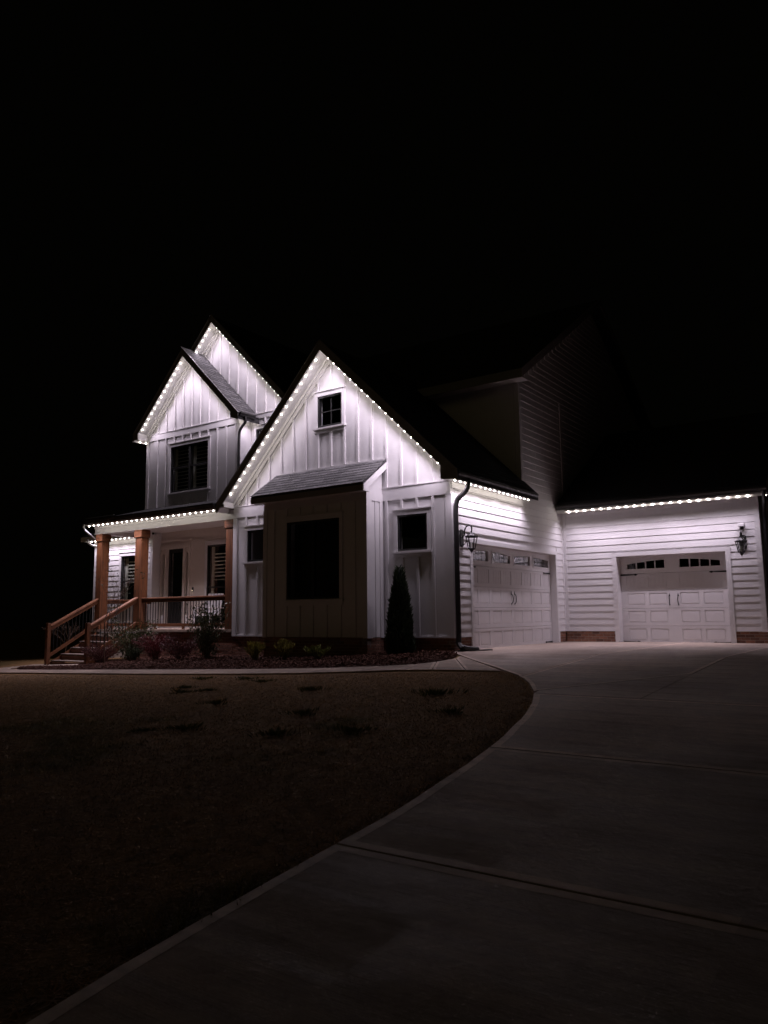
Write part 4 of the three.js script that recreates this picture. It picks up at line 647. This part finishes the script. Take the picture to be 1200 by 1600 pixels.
shrub('golden_shrub', 'small yellow-green spiky shrub, middle of three before the dark bay', 'shrub', -3.36, 1.55, { seed: 15, stems: 26, h: 0.44, lean: 0.24, n: 1100, len: 0.065, wid: 0.018, from: 0.2, puff: 0.07, mat: gold }).userData.group = 'golden shrubs below the bay window';
shrub('golden_shrub', 'low flat-topped green shrub, rightmost of three before the dark bay', 'shrub', -2.46, 1.5, { seed: 25, stems: 26, h: 0.27, lean: 0.30, n: 1100, len: 0.065, wid: 0.018, from: 0.3, puff: 0.07, mat: M.leaf(0.25, 0.28, 0.06) }).userData.group = 'golden shrubs below the bay window';
shrub('leafy_shrub', 'tall loose green shrub against the corner right of the porch railing', 'shrub', -6.72, 0.75, { seed: 35, stems: 34, h: 1.4, lean: 0.5, n: 2600, len: 0.055, wid: 0.03, from: 0.05, bias: 0.8, puff: 0.32, mat: green });
shrub('leafy_shrub', 'loose green shrub with pale leaves at the right side of the porch steps', 'shrub', -9.75, 0.75, { seed: 45, stems: 34, h: 1.12, lean: 0.75, n: 2400, len: 0.055, wid: 0.03, from: 0.08, bias: 0.8, puff: 0.34, mat: green });
shrub('red_shrub', 'dark red shrub below the porch railing, middle of the brick base', 'shrub', -8.55, 0.85, { seed: 55, stems: 30, h: 0.66, lean: 0.62, n: 2600, len: 0.05, wid: 0.022, from: 0.15, puff: 0.2, mat: red });
shrub('red_shrub', 'dark red shrub just left of the tall green corner shrub', 'shrub', -7.5, 0.95, { seed: 65, stems: 30, h: 0.6, lean: 0.62, n: 2400, len: 0.05, wid: 0.022, from: 0.15, puff: 0.2, mat: M.leaf(0.1, 0.028, 0.03) });
shrub('red_shrub', 'low dark red shrub at the foot of the porch steps', 'shrub', -10.1, 1.45, { seed: 75, stems: 30, h: 0.5, lean: 0.6, n: 1900, len: 0.045, wid: 0.02, from: 0.1, puff: 0.2, mat: M.leaf(0.12, 0.03, 0.03) });
shrub('small_shrub', 'small round dark green shrub between the red shrubs under the railing', 'shrub', -9.25, 1.0, { seed: 85, stems: 18, h: 0.32, lean: 0.22, n: 700, len: 0.05, wid: 0.03, from: 0.2, puff: 0.12, mat: dim });
{ // clipped conical evergreen
  const x = -1.08, z = 0.42, t = thing('cone_evergreen', 'dark cone-shaped evergreen standing against the right end of the gable wall', 'evergreen', null, [x, H(x, z) + 0.03, z]), h = 1.9, R = 0.34;
  part('trunk', barG([0, 0, 0], [0, 1.5, 0], 0.03, 8, 0.01), M.bark, t);
  const rad = (y) => R * Math.pow(1 - y / h, 0.62) * (0.82 + 0.18 * Math.min(1, y / 0.2));
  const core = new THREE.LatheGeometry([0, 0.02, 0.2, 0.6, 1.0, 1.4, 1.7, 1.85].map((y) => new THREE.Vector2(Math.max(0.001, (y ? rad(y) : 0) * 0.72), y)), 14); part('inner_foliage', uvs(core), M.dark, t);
  part('foliage', leaves(9000, 91, 0.095, 0.03, (q) => { const y = h * (1 - Math.sqrt(q())) * 0.98, a = q() * 6.28, lump = 0.88 + 0.16 * Math.sin(a * 5 + y * 9) * Math.sin(y * 14 + a * 3), rr = rad(y) * (0.74 + 0.34 * q() * q()) * lump; return { p: V(Math.cos(a) * rr, y, Math.sin(a) * rr), d: V(Math.cos(a) * 0.8, 1.1, Math.sin(a) * 0.8) }; }, 0.7), M.leaf(0.05, 0.075, 0.035), t);
}
// bare, twiggy saplings
function sapling(label, x, z, h, seed, spread, leafy, lvl = 4, fork = 0.42) {
  const t = thing('bare_sapling', label, 'sapling', null, [x, H(x, z) + 0.03, z]), r = rng(seed), segs = [], tips = [];
  const grow = (p, d, l, rad, n) => { const e = p.clone().addScaledVector(d, l); segs.push(barG(p.toArray(), e.toArray(), rad, n > 2 ? 6 : 4, rad * 0.72)); if (n === 0) { tips.push(e); return; } const m = n === lvl ? 3 : 2 + (r() > 0.5 ? 1 : 0); for (let k = 0; k < m; k++) { const a = r() * 6.28, s = spread * (0.6 + 0.7 * r()); grow(e, d.clone().add(V(Math.cos(a) * s, 0.12, Math.sin(a) * s)).normalize(), l * (0.6 + 0.3 * r()), rad * 0.66, n - 1); } };
  grow(V(0, 0, 0), V(0.02, 1, 0.01), h * fork, 0.018, lvl); part('trunk', segs[0], M.bark, t); part('branch', segs.slice(1), M.bark, t);
  if (leafy) part('foliage', leaves(leafy, seed + 3, 0.05, 0.028, (q) => { const p = tips[Math.floor(q() * tips.length)].clone().add(V((q() - 0.5) * 0.16, (q() - 0.5) * 0.2, (q() - 0.5) * 0.16)); return { p, d: V(q() - 0.5, q() - 0.2, q() - 0.5) }; }), dim, t);
}
sapling('bare forked sapling with a few curled leaves in front of the porch steps', -9.5, 1.75, 1.65, 7, 0.5, 90);
sapling('pale twiggy bare shrub behind the left stair rail', -13.5, 0.3, 1.5, 19, 0.6, 0, 5, 0.24);
// weed tufts in the lawn
{
  const g = leaves(230, 3, 0.06, 0.008, (q) => { const a = q() * 6.28, d = q() * (0.16 + 0.12 * Math.sin(a * 3 + 1)); return { p: V(Math.cos(a) * d, 0.01 * q(), Math.sin(a) * d), d: V(Math.cos(a) * 0.7 + (q() - 0.5), 1.0, Math.sin(a) * 0.7 + (q() - 0.5)) }; }, 0.8);
  const proto = new THREE.Group(); part('blades', g, M.leaf(0.13, 0.135, 0.045), proto);
  const spots = [[2.79, 5.34, 1.5], [3.67, 6.47, 1], [-2.59, 4.55, 1], [-1.71, 5.69, 1], [-1.22, 6.17, 1.2], [-1.51, 4.53, 1.2], [-0.82, 4.86, 1], [0.84, 5.58, 1], [1.48, 8.42, 1.2], [1.12, 8.69, 0.8], [3.31, 7.82, 1.1], [2.68, 8.28, 1], [-0.92, 5.93, 0.8], [0.4, 7.0, 1], [2.1, 7.2, 1.1]], r = rng(8);
  spots.forEach(([x, z, s], i) => { const o = i ? proto.clone() : proto; o.name = numbered('grass_tuft'); o.position.set(x, H(x, z), z); o.rotation.y = r() * 6; o.scale.set(s * 1.15, s * (0.7 + 0.5 * r()), s * 0.9); tag(o, 'dark green weed tuft growing in the brown dormant lawn', 'grass tuft', 'weed tufts scattered over the lawn'); scene.add(o); });
}

renderer.render(scene, camera);
